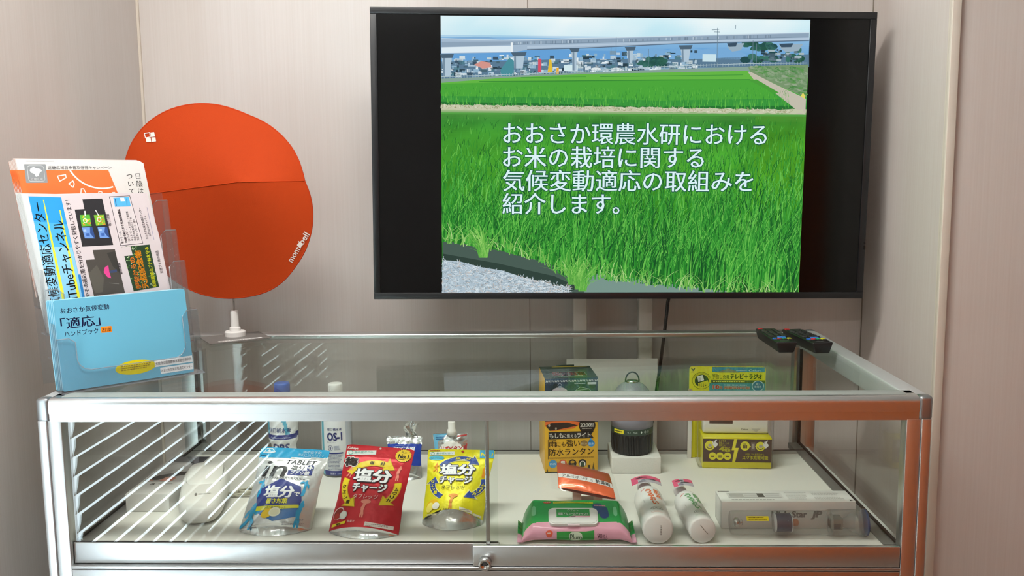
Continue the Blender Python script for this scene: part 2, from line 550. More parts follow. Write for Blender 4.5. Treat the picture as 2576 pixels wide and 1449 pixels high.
# ceiling light housings
mh = plain('lamp_housing', '#e9e7e2', 0.5)
mt = emit_mat('tube_glow', 6.0, attr=False, c=(1, 0.95, 0.88, 1))
for i, (x, y, p) in enumerate(LAMPS):
    t = thing('ceiling_light', ('ceiling tube light nearest the back wall above the display case', 'ceiling tube light behind the viewer')[i], 'ceiling light', (x, y, CEIL))
    b = MB(); b.box(x - 0.62, x + 0.62, y - 0.13, y + 0.13, CEIL - 0.03, CEIL, r=0.004); b.build('housing', mh, t)
    for s in (-0.06, 0.06):
        b = MB(); b.tube([(x - 0.6, y + s, CEIL - 0.045), (x + 0.6, y + s, CEIL - 0.045)], 0.0135, 12); b.build('tube', mt, t)

# small dark hook on the wall above the screen
b = MB(); b.tube([(0.765, 0.879, 0.733), (0.768, 0.868, 0.731), (0.776, 0.864, 0.724)], 0.0022, 8, '#3a3733')
b.tube([(0.745, 0.8785, 0.748), (0.756, 0.878, 0.741), (0.766, 0.876, 0.732)], 0.0008, 6, '#6b655e')
tag(b.build('wall_hook', M['satin']), 'tiny dark hook on the wall just above the top right of the television', 'hook')

# ------------------------------------------------------------------ display case
malu, nt, bs = nodes_mat('anodised_aluminium')
bs.inputs['Base Color'].default_value = lin('#d2d5d6'); bs.inputs['Metallic'].default_value = 1.0; bs.inputs['Roughness'].default_value = 0.35
mcap = plain('cap_plastic', '#a4a8aa', 0.4, 0.92)
msteel = plain('bright_steel', '#c9cbcb', 0.2, 1.0)
mgask = plain('gasket_dark', '#24211f', 0.6)
mgrey = plain('rail_grey', '#8e8e8b', 0.4, 0.5)
mrear = plain('rail_light', '#b4b3ad', 0.4, 0.3)
mdeck = plain('deck_white', '#e9e7df', 0.35, spec=0.4)
mgl = glass_mat('case_glass', (0.968, 0.985, 0.972, 1), 1.5, gain=0.55)
mgr = glass_mat('rear_pane_glass', (0.968, 0.985, 0.972, 1), 1.5, gain=0.26)
mgt = glass_mat('top_pane_glass', (0.955, 0.985, 0.968, 1), 1.5, gain=0.36)
mbody = plain('cabinet_white', '#dcdcda', 0.5)

case = thing('display_case', 'low aluminium framed glass display case holding emergency and heat relief goods', 'display case', (0, 0.32, FLOOR))
def rail_x(b, x0, x1, prof, **k):
    """profile of (y, z) swept along x"""
    n = len(prof)
    V = [(x0, y, z) for y, z in prof] + [(x1, y, z) for y, z in prof]
    F = [tuple(range(n)), tuple(range(2 * n - 1, n - 1, -1))] + [(i, n + i, n + (i + 1) % n, (i + 1) % n) for i in range(n)]
    b.add(V, F, '#ffffff', 0, False)
rnd = [(0.011 - 0.011 * math.sin(a), -0.011 + 0.011 * math.cos(a)) for a in [math.radians(t) for t in range(0, 91, 9)]]
b = MB()
rail_x(b, -0.729, 0.729, [(0.043, -0.013), (0.043, 0.0)] + rnd + [(0.0, -0.0255), (0.0018, -0.0262), (0.0018, -0.040), (0.03, -0.040), (0.03, -0.013)])
b.box(-0.729, 0.729, 0.612, 0.650, -0.012, 0.0, r=0.003)
b.build('top_frame', malu, case)
mside = plain('aluminium_matt', '#c6caca', 0.5, 0.45)
for s in (-1, 1):
    b = MB(); b.box(*sorted((s * 0.75, s * 0.712)), 0.022, 0.628, -0.040, 0.0, r=0.004); b.build('side_top_rail', mside, case)
b = MB(); b.box(-0.712, 0.712, 0.0135, 0.0435, -0.004, 0.0007, r=0.0004); b.build('rail_top_strip', plain('strip_grey', '#99a09b', 0.55, 0.0), case)  # matt grey-green strip covering the rear part of the front rail's top
b = MB()
for s in (-1, 1):
    b = MB()
    b.box(*sorted((s * 0.7498, s * 0.7335)), 0.0, 0.030, FLOOR, -0.038, r=0.0015)
    b.box(*sorted((s * 0.7330, s * 0.7095)), 0.0016, 0.026, FLOOR, -0.0385, r=0.001)
    b.build('post', malu, case); b = MB()
    b.box(*sorted((s * 0.7498, s * 0.712)), 0.612, 0.6495, FLOOR, -0.038, r=0.0015)
    b.box(*sorted((s * 0.7120, s * 0.7000)), 0.62, 0.6480, FLOOR, -0.038)
    b.build('post', malu, case)
for s in (-1, 1):
    for y0, y1 in ((-0.0008, 0.022), (0.628, 0.651)):
        b = MB(); b.box(*sorted((s * 0.7508, s * 0.7285)), y0, y1, -0.0405, 0.0006, r=0.0055, seg=3); b.build('corner_cap', mcap, case)
b = MB(); b.box(-0.713, 0.713, 0.040, 0.609, -0.0062, -0.0012); b.build('top_glass', mgt, case)
for s in (-1, 1):
    b = MB(); b.box(*sorted((s * 0.728, s * 0.733)), 0.03, 0.612, -0.272, -0.038); b.build('side_glass', mgl, case)
    b = MB(); b.box(*sorted((s * 0.688, s * 0.7095)), 0.022, 0.612, -0.275, -0.2635); b.build('side_rail', mgrey, case)
    b = MB(); b.box(*sorted((s * 0.7095, s * 0.7150)), 0.028, 0.612, -0.266, -0.2605); b.box(*sorted((s * 0.7095, s * 0.7150)), 0.606, 0.6125, -0.266, -0.040); b.build('gasket', mgask, case)
b = MB(); b.box(-0.712, 0.712, 0.5530, 0.5580, -0.272, -0.010); b.build('rear_glass', mgr, case)
b = MB(); b.box(-0.688, 0.688, 0.527, 0.551, -0.275, -0.2638); b.build('rear_rail', mrear, case)
b = MB(); b.box(-0.712, 0.712, 0.5510, 0.5530, -0.275, -0.2625); b.build('rear_seal', mgask, case)
b = MB(); b.box(-0.689, 0.689, 0.0175, 0.527, -0.281, -0.265); b.build('deck', mdeck, case)
# sliding glass doors: the left one runs behind, the right one in front and carries the lock
d = MB(); d.box(-0.7085, 0.031, 0.0125, 0.0165, -0.262, -0.035); dl = d.build('sliding_door', mgl, case)
b = MB(); b.box(-0.7085, 0.033, 0.0105, 0.0174, -0.2955, -0.2580, r=0.0012); b.build('door_rail', malu, dl)
b = MB(); b.box(-0.7085, 0.031, 0.0121, 0.0169, -0.2580, -0.2572); b.build('door_gasket', mgask, dl)
d = MB(); d.box(-0.0115, 0.7085, 0.0040, 0.0075, -0.262, -0.035); dr = d.build('sliding_door', mgl, case)
b = MB(); b.box(-0.0125, 0.7085, 0.0012, 0.0098, -0.2955, -0.2590, r=0.0014); b.build('door_rail', malu, dr)
b = MB(); b.box(0.0100, 0.0172, 0.0080, 0.0118, -0.258, -0.038, r=0.001); b.build('pull_strip', msteel, dl)
lk = MB(); X = Matrix.Translation((0.0085, 0.0012, -0.2870)) @ Matrix.Rotation(PI / 2, 4, 'X')
lk.lathe([(0.0112, 0), (0.0112, 0.012), (0.0098, 0.0145), (0.0060, 0.0145), (0.0056, 0.0135)], 28, '#ffffff', 0, X)
lock = lk.build('lock', msteel, dr)
b = MB(); b.box(0.0045, 0.0125, -0.0137, -0.0122, -0.2882, -0.2858, r=0.0005); b.build('keyhole', mgask, lock)
b = MB(); b.box(-0.7095, 0.7095, 0.0005, 0.03, -0.3020, -0.2965, r=0.001); b.box(-0.7095, 0.7095, 0.0016, 0.03, -0.36, -0.3035, r=0.001); b.build('door_track', malu, case)
b = MB(); b.box(-0.7095, 0.7095, 0.006, 0.02, FLOOR, -0.36); b.box(-0.7095, 0.7095, 0.62, 0.635, FLOOR, -0.31)
for s in (-1, 1): b.box(*sorted((s * 0.7095, s * 0.735)), 0.028, 0.62, FLOOR, -0.275)
b.build('cabinet_body', mbody, case)

# ------------------------------------------------------------------ television and its stand
mtvb = plain('tv_black', '#15161a', 0.32, spec=0.5)
mtvs = plain('tv_screen_off', '#08090a', 0.16, spec=0.30)
mpic = emit_mat('tv_picture', 0.93)
BL = Vector((-0.284, 0.62, 0.082)); TW, TH = 1.168, 0.668
R = frame((1.160, 0.080, -0.0165), (0, 0.0, 1))
tv = thing('television', 'large black flat television showing a rice field video, standing behind the display case', 'television', BL, R)
def T(b, nm, m, par=tv): return b.build(nm, m, par, local=True)
# x right, y back, z up from the lower left corner of the front
b = MB()
bz = 0.0155
for x0, x1, z0, z1 in ((0, TW, TH - bz, TH), (0, TW, 0, bz), (0, bz, bz, TH - bz), (TW - bz, TW, bz, TH - bz)):
    b.box(x0, x1, 0.0, 0.03, z0, z1, r=0.0012)
T(b, 'bezel', mtvb)
b = MB(); b.box(0.004, TW - 0.004, 0.028, 0.05, 0.004, TH - 0.004, r=0.006); b.box(0.2, TW - 0.2, 0.05, 0.072, 0.05, TH - 0.12, r=0.01); T(b, 'back_shell', mtvb)
b = MB(); b.box(TW - 0.0035, TW - 0.0010, -0.0022, 0.002, 0.118, 0.127, '#050505'); b.box(TW - 0.0035, TW - 0.0010, -0.0018, 0.002, 0.131, 0.135, '#050505'); T(b, 'control_button', M['satin'])

b = MB(); b.box(bz, TW - bz, 0.0030, 0.006, bz, TH - bz)
SCR = b
# picture: 4:3 video frame on the panel
PX0, PW, PZ0, PH = 0.1598, 0.8520, 0.0142, 0.6355
pmap0 = flat((PX0, 0.0030, PZ0), (1, 0, 0), (0, 0, 1))
def pic(x, y):
    t = (y - 40) / 697.0
    l, r = 1094 + 13 * t, 2030 - 32 * t
    return ((x - l) / (r - l) * PW, (1 - t) * PH)
def pp(pts, s=1):
    if s == 3: return [pic(1090 + x * .3688, 30 + y * .3688) for x, y in pts]
    if s == 4: return [pic(1090 + x * .3688, 380 + y * .3688) for x, y in pts]
    return [pic(x, y) for x, y in pts]
def fbm(x, y, o=4, seed=0):
    r = np.random.default_rng(seed); v = np.zeros_like(x); a = 1.0
    for k in range(o):
        for q in range(3):
            th = r.uniform(0, 2 * PI); f = 2 ** k * r.uniform(.8, 1.3); v += a * np.sin(2 * PI * f * (x * math.cos(th) + y * math.sin(th)) + r.uniform(0, 6.28))
        a *= 0.5
    return v / 4.0
def mixc(a, b, t): return tuple(lin(a)[i] * (1 - t) + lin(b)[i] * t for i in range(3)) + (1,)
# base gradient grid
KEY = [(0, '#d4f4ff'), (45, '#e8fbff'), (85, '#d6f2fb'), (92, '#8fbfe6'), (130, '#6ea9dc'), (160, '#7fa9c4'), (182, '#8fae9a'), (185, '#66b64a'), (215, '#4fae3e'), (240, '#3f9c44'), (262, '#2f8038'),
       (264, '#bfc7a4'), (272, '#c3caa6'), (277, '#5aa64a'), (300, '#449c3c'), (330, '#4fae3a'), (420, '#55b536'), (520, '#46a530'), (620, '#35882c'), (700, '#2c7030'), (760, '#2a6a30')]
def base(px, py):
    y = py - 40 + 40
    for i in range(len(KEY) - 1):
        if y <= KEY[i + 1][0]:
            t = (y - KEY[i][0]) / (KEY[i + 1][0] - KEY[i][0]); return mixc(KEY[i][1], KEY[i + 1][1], max(0, min(1, t)))
    return lin(KEY[-1][1])
NX, NY = 120, 150
us = np.linspace(0, PW, NX + 1); vs = np.linspace(0, PH, NY + 1)
uc, vc = (us[:-1] + us[1:]) / 2, (vs[:-1] + vs[1:]) / 2
UU, VV = np.meshgrid(uc, vc)
FB = fbm(UU * 3.2, VV * 6, 4, 3); FB2 = fbm(UU * 9, VV * 16, 3, 5)
def bcol(u, v):
    j = int(u / PW * NX); i = int(v / PH * NY); py = 40 + (1 - v / PH) * 697
    c = np.array(base(0, py)[:3]); f = FB[i, j]; g = FB2[i, j]
    if py > 280: c = c * 0.8
    if py < 92: c = c * (1 + 0.10 * f * np.array([1.6, .5, .2]))
    elif py > 280: c = c * (1 + 0.22 * f + 0.16 * g) * (np.array([1.25, 1.06, .8]) if (u / PW) > 0.86 and py < 520 else 1)
    elif 184 < py < 262: c = c * (1 + 0.12 * f + 0.1 * g)
    return tuple(np.clip(c, 0, 1)) + (1,)
SCR.grid(lambda U, V: pmap0(U, V)[0] + np.array([0, -0.00002, 0]), us, vs, colfn=bcol, mat=1, smooth=False)
A = Art()
rr = random.Random(4)
# hills, viaduct, piers, town
A.poly(pp([(20, 178), (240, 162), (330, 163), (420, 178), (420, 200), (20, 200)], 3), '#86b4dc', 1)
A.poly(pp([(20, 285), (300, 262), (700, 245), (1200, 250), (1500, 235), (1750, 228), (2000, 225), (2100, 330), (20, 400)], 3), '#6aa6dd', 1)
A.poly(pp([(1330, 250), (1460, 225), (1560, 238), (1640, 222), (1800, 232), (1960, 218), (2100, 260), (2100, 300), (1330, 300)], 3), '#7cb0de', 2)
A.poly(pp([(20, 330), (500, 320), (900, 305), (1700, 300), (2100, 280), (2540, 260), (2540, 345), (1500, 360), (20, 450)], 3), '#5f7f98', 2)
for k in range(420):
    X = rr.uniform(20, 1750); y0 = 405 - (X / 1750) * 60
    Y = y0 - rr.random() ** 1.5 * 120 + rr.uniform(0, 25); w, h = rr.uniform(8, 46), rr.uniform(6, 26)
    A.rect(*pp([(X, Y + h)], 3)[0], *pp([(X + w, Y)], 3)[0], rr.choice(['#e8f4fa', '#b9d0df', '#7d9db4', '#41586a', '#2f4450', '#93b7cf', '#d5e3ea', '#4c6a78', '#54808f', '#c9d9de']), 3)
A.poly(pp([(420, 380), (480, 300), (510, 320), (510, 420), (425, 425)], 3), '#4f93a0', 4); A.poly(pp([(240, 350), (290, 325), (350, 335), (360, 365), (300, 375)], 3), '#d89a90', 4)
A.rect(*pp([(675, 395)], 3)[0], *pp([(697, 305)], 3)[0], '#e0566a', 5); A.poly(pp([(740, 400), (750, 310), (765, 312), (775, 398)], 3), '#e8c33c', 5); A.rect(*pp([(800, 405)], 3)[0], *pp([(816, 365)], 3)[0], '#f0b030', 5)
A.rect(*pp([(850, 385)], 3)[0], *pp([(945, 345)], 3)[0], '#d9f0f4', 5); A.rect(*pp([(1800, 315)], 3)[0], *pp([(1895, 265)], 3)[0], '#cfe9f2', 5)
for X in (1070, 1210): A.ell(*pp([(X, 372)], 3)[0], .012, .004, '#e4eef0', 5)
for k in range(60):
    X = rr.uniform(1370, 1560) if k < 22 else rr.uniform(2080, 2485)
    Y = rr.uniform(300, 345) if k < 22 else rr.uniform(190, 310)
    A.ell(*pp([(X, Y)], 3)[0], rr.uniform(.006, .014), rr.uniform(.003, .008), rr.choice(['#2c5a4c', '#34675a', '#284f52', '#40756a']), 5, 10)
for k in range(40):
    X = rr.uniform(2200, 2470); Y = rr.uniform(225, 300); A.rect(*pp([(X, Y + 14)], 3)[0], *pp([(X + rr.uniform(10, 50), Y)], 3)[0], rr.choice(['#4b6470', '#6b8590', '#2f4650', '#a9bcc4']), 6)
A.poly(pp([(20, 175), (430, 182), (1210, 157), (2540, 110), (2538, 168), (1600, 198), (1000, 232), (600, 248), (490, 266), (20, 278)], 3), '#a9bfd4', 7)
A.poly(pp([(20, 200), (500, 192), (1210, 165), (2540, 118), (2539, 142), (1210, 190), (500, 214), (20, 236)], 3), '#93a9be', 8)
A.poly(pp([(20, 236), (490, 222), (490, 262), (20, 274)], 3), '#e4f2fa', 8); A.poly(pp([(600, 222), (2540, 148), (2540, 160), (1600, 190), (600, 238)], 3), '#b9cde0', 8)
A.line(pp([(20, 178), (430, 184), (1210, 159), (2540, 112)], 3), .0016, '#d3e4ee', 9); A.line(pp([(600, 246), (1000, 231), (1600, 198), (2538, 167)], 3), .002, '#5d7288', 9); A.line(pp([(500, 214), (1210, 190), (2540, 142)], 3), .001, '#6f869b', 9)
for k in range(90):
    X = rr.uniform(500, 2300); y = 192 - (X - 500) * .0364; A.rect(*pp([(X, y + 22)], 3)[0], *pp([(X + rr.uniform(3, 9), y + 4)], 3)[0], rr.choice(['#7f95aa', '#8799aa', '#b8cad9', '#74879a']), 9)
for x0, x1, y0, y1, xo in ((20, 92, 282, 430, 0), (500, 585, 265, 372, 6), (897, 945, 235, 382, 0), (1275, 1330, 222, 332, 5), (1645, 1720, 208, 318, 8)):
    A.poly(pp([(x0, y0), (x1, y0), (x1 - 8, (y0 + y1) / 2), (x1 - 8 - xo, y1), (x0 + 12, y1), (x0 + 10, (y0 + y1) / 2)], 3), '#b6ccdc', 9); A.poly(pp([(x0 - 10, y0), (x1 + 12, y0 - 3), (x1 + 2, y0 + 24), (x0 + 4, y0 + 26)], 3), '#52687a', 10)
    A.poly(pp([(x0 + 12, y0 + 26), (x0 + 24, y0 + 26), (x0 + 26, y1), (x0 + 12, y1)], 3), '#7b93a6', 10)
for X, w in ((2030, 60), (2415, 85)): A.poly(pp([(X - w, 195), (X + w, 188), (X + w * .6, 236), (X - w * .4, 246), (X - w * .8, 228)], 3), '#9db4c4', 9); A.poly(pp([(X - w, 190), (X + w * .2, 186), (X, 212), (X - w * .8, 214)], 3), '#3f5568', 10)
A.rect(*pp([(488, 262)], 3)[0], *pp([(502, 200)], 3)[0], '#f0f8fc', 10)
for X, y0, y1 in ((1207, 155, 380), (1903, 90, 345), (2150, 170, 300), (2175, 190, 320), (2030, 68, 95), (1430, 235, 355), (1275, 340, 640), (200, 400, 610), (1172, 225, 300)):
    A.line(pp([(X, y0), (X - 2 + (10 if X == 200 else 0), y1)], 3), .0011, '#6f8796' if y1 < 500 else '#4f7f8c', 11)
A.line(pp([(1865, 102), (1915, 98)], 3), .001, '#5f7686', 11); A.line(pp([(1880, 115), (1920, 116)], 3), .001, '#5f7686', 11)
A.line(pp([(20, 432), (500, 412), (1000, 385), (1500, 352), (2130, 325), (2520, 318)], 3), .0014, '#b8ccd2', 10)
for k in range(130):
    X = 20 + k * 19.2; y = np.interp(X, [20, 500, 1000, 1500, 2130, 2520], [432, 412, 385, 352, 325, 318]); A.rect(*pp([(X, y + 14)], 3)[0], *pp([(X + 3, y - 8)], 3)[0], '#a9c0c8', 10)
# far paddy, bank, path
A.poly(pp([(20, 445), (600, 415), (1500, 372), (2130, 345), (2130, 378), (1000, 405), (400, 440), (20, 472)], 3), '#8aa69a', 11)
A.poly(pp([(20, 472), (400, 438), (1000, 405), (2115, 374), (2170, 435), (1500, 440), (700, 458), (20, 480)], 3), '#68bb48', 12)
A.poly(pp([(20, 478), (700, 456), (1500, 438), (2150, 434), (2428, 630), (2400, 638), (1500, 640), (20, 620)], 3), '#4fac3e', 12)
A.poly(pp([(20, 560), (800, 565), (1500, 580), (2380, 560), (2430, 632), (1500, 640), (20, 620)], 3), '#3d9a40', 13); A.poly(pp([(20, 598), (800, 606), (1500, 622), (2420, 608), (2432, 636), (1500, 641), (20, 621)], 3), '#2b7636', 14)
A.line(pp([(280, 462), (900, 452), (1600, 440), (2130, 434)], 3), .0022, '#3d8f3a', 14); A.line(pp([(1100, 422), (1700, 410), (2080, 402)], 3), .0016, '#459a3e', 14); A.line(pp([(560, 432), (1000, 424)], 3), .0012, '#459a3e', 14)
A.poly(pp([(2115, 345), (2535, 328), (2520, 552), (2320, 470), (2130, 382)], 3), '#7d9a72', 12)
for k in range(150):
    X = rr.uniform(2150, 2515); Y = rr.uniform(345, 350 + (X - 2130) * .5); A.ell(*pp([(X, Y)], 3)[0], rr.uniform(.004, .012), rr.uniform(.0015, .004), rr.choice(['#6f9468', '#5f9a52', '#88a67e', '#4f8a4a', '#98ac8e']), 13, 8, rr.uniform(-.6, .2))
A.poly(pp([(2112, 380), (2140, 384), (2300, 462), (2518, 560), (2512, 668), (2425, 660), (2440, 628), (2300, 520), (2160, 440)], 3), '#c9c3b2', 15)
A.poly(pp([(2480, 545), (2496, 518), (2512, 540), (2508, 560)], 3), '#e8dc6a', 16)
A.poly(pp([(2120, 438), (2175, 432), (2330, 520), (2300, 525)], 3), '#4ea23e', 16)
for k in range(900):
    X = rr.uniform(20, 2400); t = rr.random(); Y = 490 + t * 135; 
    x, y = pp([(X, Y)], 3)[0]; h = .004 + .012 * t
    A.poly([(x - .0004 - .0006 * t, y - h * .3), (x + .0004 + .0006 * t, y - h * .3), (x + rr.uniform(-.003, .003), y + h)], rr.choice(['#5fbb48', '#4aa43e', '#36923a', '#6cc24e', '#2f8436', '#48a848']), 15)
strip = [(X, 618 + rr.uniform(-6, 4) + (X / 2500) * 18) for X in range(20, 2500, 24)]
A.poly(pp(strip + [(2510, 668)] + [(X, 648 + rr.uniform(-6, 6) + (X / 2500) * 14) for X in range(2490, 10, -24)], 3), '#cbcdb0', 16)
for k in range(500):
    X = rr.uniform(20, 2430); Y = 632 + X / 2500 * 17 + rr.uniform(-8, 12); x, y = pp([(X, Y)], 3)[0]
    A.line([(x, y), (x + rr.uniform(-.008, .008), y + rr.uniform(-.001, .007))], .0009, rr.choice(['#e4e4cc', '#b9b894', '#d8d6b8', '#8f9a6a', '#a9a27c']), 17)
# near paddy: blades, mud, straw
A.poly(pp([(45, 600), (200, 625), (420, 665), (720, 740), (860, 800), (1000, 820), (1300, 860), (1700, 925), (2000, 968), (45, 968)], 4), '#4d6158', 18)
A.poly(pp([(1000, 822), (1300, 858), (1700, 922), (2050, 968), (1000, 968)], 4), '#7d9a90', 19)
A.poly(pp([(45, 690), (420, 760), (800, 850), (960, 930), (900, 968), (700, 905), (45, 730)], 4), '#35473f', 19)
straw = [(45, 735), (160, 745), (300, 785), (450, 810), (600, 862), (760, 900), (860, 968), (45, 968)]
A.poly(pp(straw, 4), '#b4c6d2', 20)
for k in range(1500):
    X = rr.uniform(40, 900); Y = rr.uniform(730 + (X - 45) * .24, 975); x, y = pp([(X, min(Y, 966))], 4)[0]
    a = rr.uniform(-.5, 3.4); l = rr.uniform(.004, .014)
    q = (max(.0005, min(PW, x + l * math.cos(a))), max(.0005, y + abs(l * math.sin(a)) * .7))
    A.line([(x, max(y, .001)), q], .0009, rr.choice(['#dcebf2', '#c4d6e0', '#98aab4', '#e8f2f6', '#7f8f98', '#cdbfb4']), 21)
blades = []
GC = ['#2c862e', '#3f9c38', '#56b548', '#21662a', '#349034', '#4ba840', '#70c652', '#1a5228', '#28762c']
def blade(x, y, h, lean, w, c, L):
    """one curved leaf; y is its base"""
    p = []
    for s in (0, .4, .75, 1):
        p.append((x + lean * s * s, y + h * (s - .18 * s * s * abs(lean) / max(h, 1e-6))))
    V = []
    for k, (qx, qy) in enumerate(p[:-1]):
        ww = w * (1 - .55 * k / 3)
        V += [(min(max(qx - ww, 0), PW), min(max(qy, 0), PH)), (min(max(qx + ww, 0), PW), min(max(qy, 0), PH))]
    V.append((min(max(p[-1][0], 0), PW), max(p[-1][1], 0)))
    A.raw(V, [(0, 1, 3, 2), (2, 3, 5, 4), (4, 5, 6)], c, L)
NB = 6200
for k in range(NB):
    t = (k / NB); py = 285 + 455 * t ** .72 if True else 0     # painted back to front
    x = rr.uniform(0, 1); px = 1100 + x * 910
    edge = np.interp(px, [1107, 1250, 1345, 1400, 1470, 1590, 1720, 1830, 2000], [604, 628, 655, 690, 700, 712, 730, 742, 748])
    if py > edge: py = edge - rr.random() ** 2 * 60
    d = (py - 270) / 470
    h = (.008 + .105 * d ** 1.15) * rr.uniform(.6, 1.1); w = .0004 + .0013 * d
    u, v = pic(px, py)
    blade(u, v, h, rr.gauss(.12, .28) * h * (1.3 if px < 1350 else 1), w, rr.choice(GC[:7] if rr.random() > .25 + .3 * FB[min(NY - 1, int(v / PH * NY)), min(NX - 1, int(u / PW * NX))] else GC[6:] + GC[3:4] + GC[7:]), 22 + int(30 * t))
for k in range(260):        # bent outer leaves above the mud
    px = rr.uniform(1110, 2000); edge = np.interp(px, [1107, 1250, 1345, 1400, 1470, 1590, 1720, 1830, 2000], [604, 628, 655, 690, 700, 712, 730, 742, 748])
    u, v = pic(px, edge - rr.uniform(-4, 14)); blade(u, v, rr.uniform(.01, .05), rr.uniform(-.05, .05), .0012, rr.choice(['#8fc96a', '#b4d88c', '#79bb54', '#5fae48']), 54)
for px, py in ((1207, 645), (1445, 728), (1455, 733), (1430, 715)):
    for k in range(46):
        u, v = pic(px + rr.uniform(-10, 10), py); blade(u, v, rr.uniform(.03, .085), rr.uniform(-.05, .05), .0012, rr.choice(['#79c454', '#5fb048', '#98d46c', '#4a9a3c']), 55)
y0s = (351.5, 411, 470.5, 529.5)
for s, x1, yb in zip(('おおさか環農水研における', 'お米の栽培に関する', '気候変動適応の取組みを', '紹介します。'), (1917, 1757, 1882, 1545), y0s):
    a, b_ = pic(1254, yb), pic(x1, yb)
    em = 0.0535
    A.text(s, a[0], a[1] + .001, em, '#e2fbff', 58, bold=.014, w=b_[0] - a[0], out='#1f5c46', ow=.022)
A.apply(SCR, pmap0, d=0.00003, mat=1)
scr = T(SCR, 'screen', [mtvs, mpic])

mst = plain('stand_white', '#cfcbc2', 0.45)
st = thing('tv_stand', 'white twin post floor stand carrying the television behind the display case', 'stand', (0.285, 0.75, FLOOR))
for x in (0.190, 0.354):
    b = MB(); b.box(x, x + 0.0345, 0.775, 0.82, FLOOR + 0.03, 0.55, r=0.003); b.build('post', mst, st)
b = MB(); b.box(0.172, 0.402, 0.770, 0.774, -0.42, -0.094, r=0.0015); b.build('cover_panel', mst, st)
b = MB(); b.box(0.18, 0.39, 0.755, 0.776, 0.2, 0.5, r=0.003); b.build('mounting_plate', mst, st)
b = MB(); b.box(-0.15, 0.72, 0.66, 0.86, FLOOR, FLOOR + 0.03, r=0.006); b.build('foot', mst, st)
b = MB()
b.tube([(0.425, 0.700, 0.10), (0.4155, 0.702, 0.06), (0.410, 0.703, 0.0), (0.396, 0.704, -0.12), (0.377, 0.705, -0.26), (0.36, 0.706, -0.5), (0.35, 0.71, -0.86)], 0.0042, 10, '#121110')
tag(b.build('power_cable', M['satin']), 'black cable hanging from the underside of the television down behind the glass case', 'cable')
# ------------------------------------------------------------------ brochure holder and its leaflets (on the case, left front corner)
macr = glass_mat('clear_acrylic', (0.93, 0.945, 0.955, 1), 1.49, gain=0.8, haze=0.03)
medge = glass_mat('acrylic_edge', (0.80, 0.83, 0.86, 1), 1.49, gain=1.2, haze=0.35, haze_col=(0.75, 0.78, 0.82, 1))
HY, HT = math.radians(43), math.radians(9)
HE = np.array([math.cos(HY), math.sin(HY), 0]); HB = np.array([-math.sin(HY), math.cos(HY), 0])
HUP = np.array([0, 0, 1]) * math.cos(HT) + HB * math.sin(HT)
HN = np.cross(HE, HUP)
HO = np.array([-0.716, 0.034, 0.0])
def hp(u, v, off): return HO + HE * u + HUP * v + HB * off
def hmap(off): return flat(HO + HB * off, HE, HUP)
def slab(b, outline, off, th, col, mat=0, side=None, colf=None):
    """sheet-like solid: outline in holder plane coordinates, th metres thick towards the back"""
    n = len(outline)
    V = [hp(u, v, off) for u, v in outline] + [hp(u, v, off + th) for u, v in outline]
    T_ = tessellate_polygon([[Vector((u, v, 0)) for u, v in outline]])
    F = []; C = []
    for t in T_:
        a, b_, c = (Vector(outline[i]) for i in t)
        if (b_ - a).cross(c - a) < 0: t = (t[0], t[2], t[1])
        F.append(tuple(t)); C.append(lin(colf or col)); F.append(tuple(n + i for i in reversed(t))); C.append(lin(col))
    for i in range(n):
        F.append((i, n + i, n + (i + 1) % n, (i + 1) % n)); C.append(lin(side or col))
    b.add(V, F, C, mat)
def rr_poly(x0, y0, x1, y1, r, n=5, corners='1111'):
    P = []
    for k, (cx, cy, a) in enumerate(((x1 - r, y1 - r, 0), (x0 + r, y1 - r, 90), (x0 + r, y0 + r, 180), (x1 - r, y0 + r, 270))):
        if corners[k] == '1':
            for i in range(n + 1):
                t = math.radians(a + 90 * i / n); P.append((cx + r * math.cos(t), cy + r * math.sin(t)))
        else:
            P.append(((x1, y1), (x0, y1), (x0, y0), (x1, y0))[k])
    return P
hold = thing('brochure_holder', 'clear acrylic tiered brochure holder on the left end of the glass case', 'brochure holder', tuple(HO))
b = MB()
TIER = [(0.0, 0.0, 0.122), (0.036, 0.055, 0.213), (0.062, 0.095, 0.272), (0.089, 0.140, 0.330)]   # offset, floor height, top
for o, v0, v1 in TIER:
    for u0, u1 in ((-0.0065, -0.0045), (0.2455, 0.2475)):
        d = 0.034 if o == 0 else 0.026
        b = MB()
        P = [hp(u0, v0 + 0.001, o - 0.002), hp(u0, v1, o - 0.002), hp(u0, v1, o + d), hp(u0, v0 + 0.001, o + d)]
        Q = [p + HE * 0.002 for p in P]
        b.add(P + Q, [(0, 1, 2, 3), (7, 6, 5, 4), (0, 4, 5, 1), (1, 5, 6, 2), (2, 6, 7, 3), (3, 7, 4, 0)])
        b.build('side_wall', macr, hold)
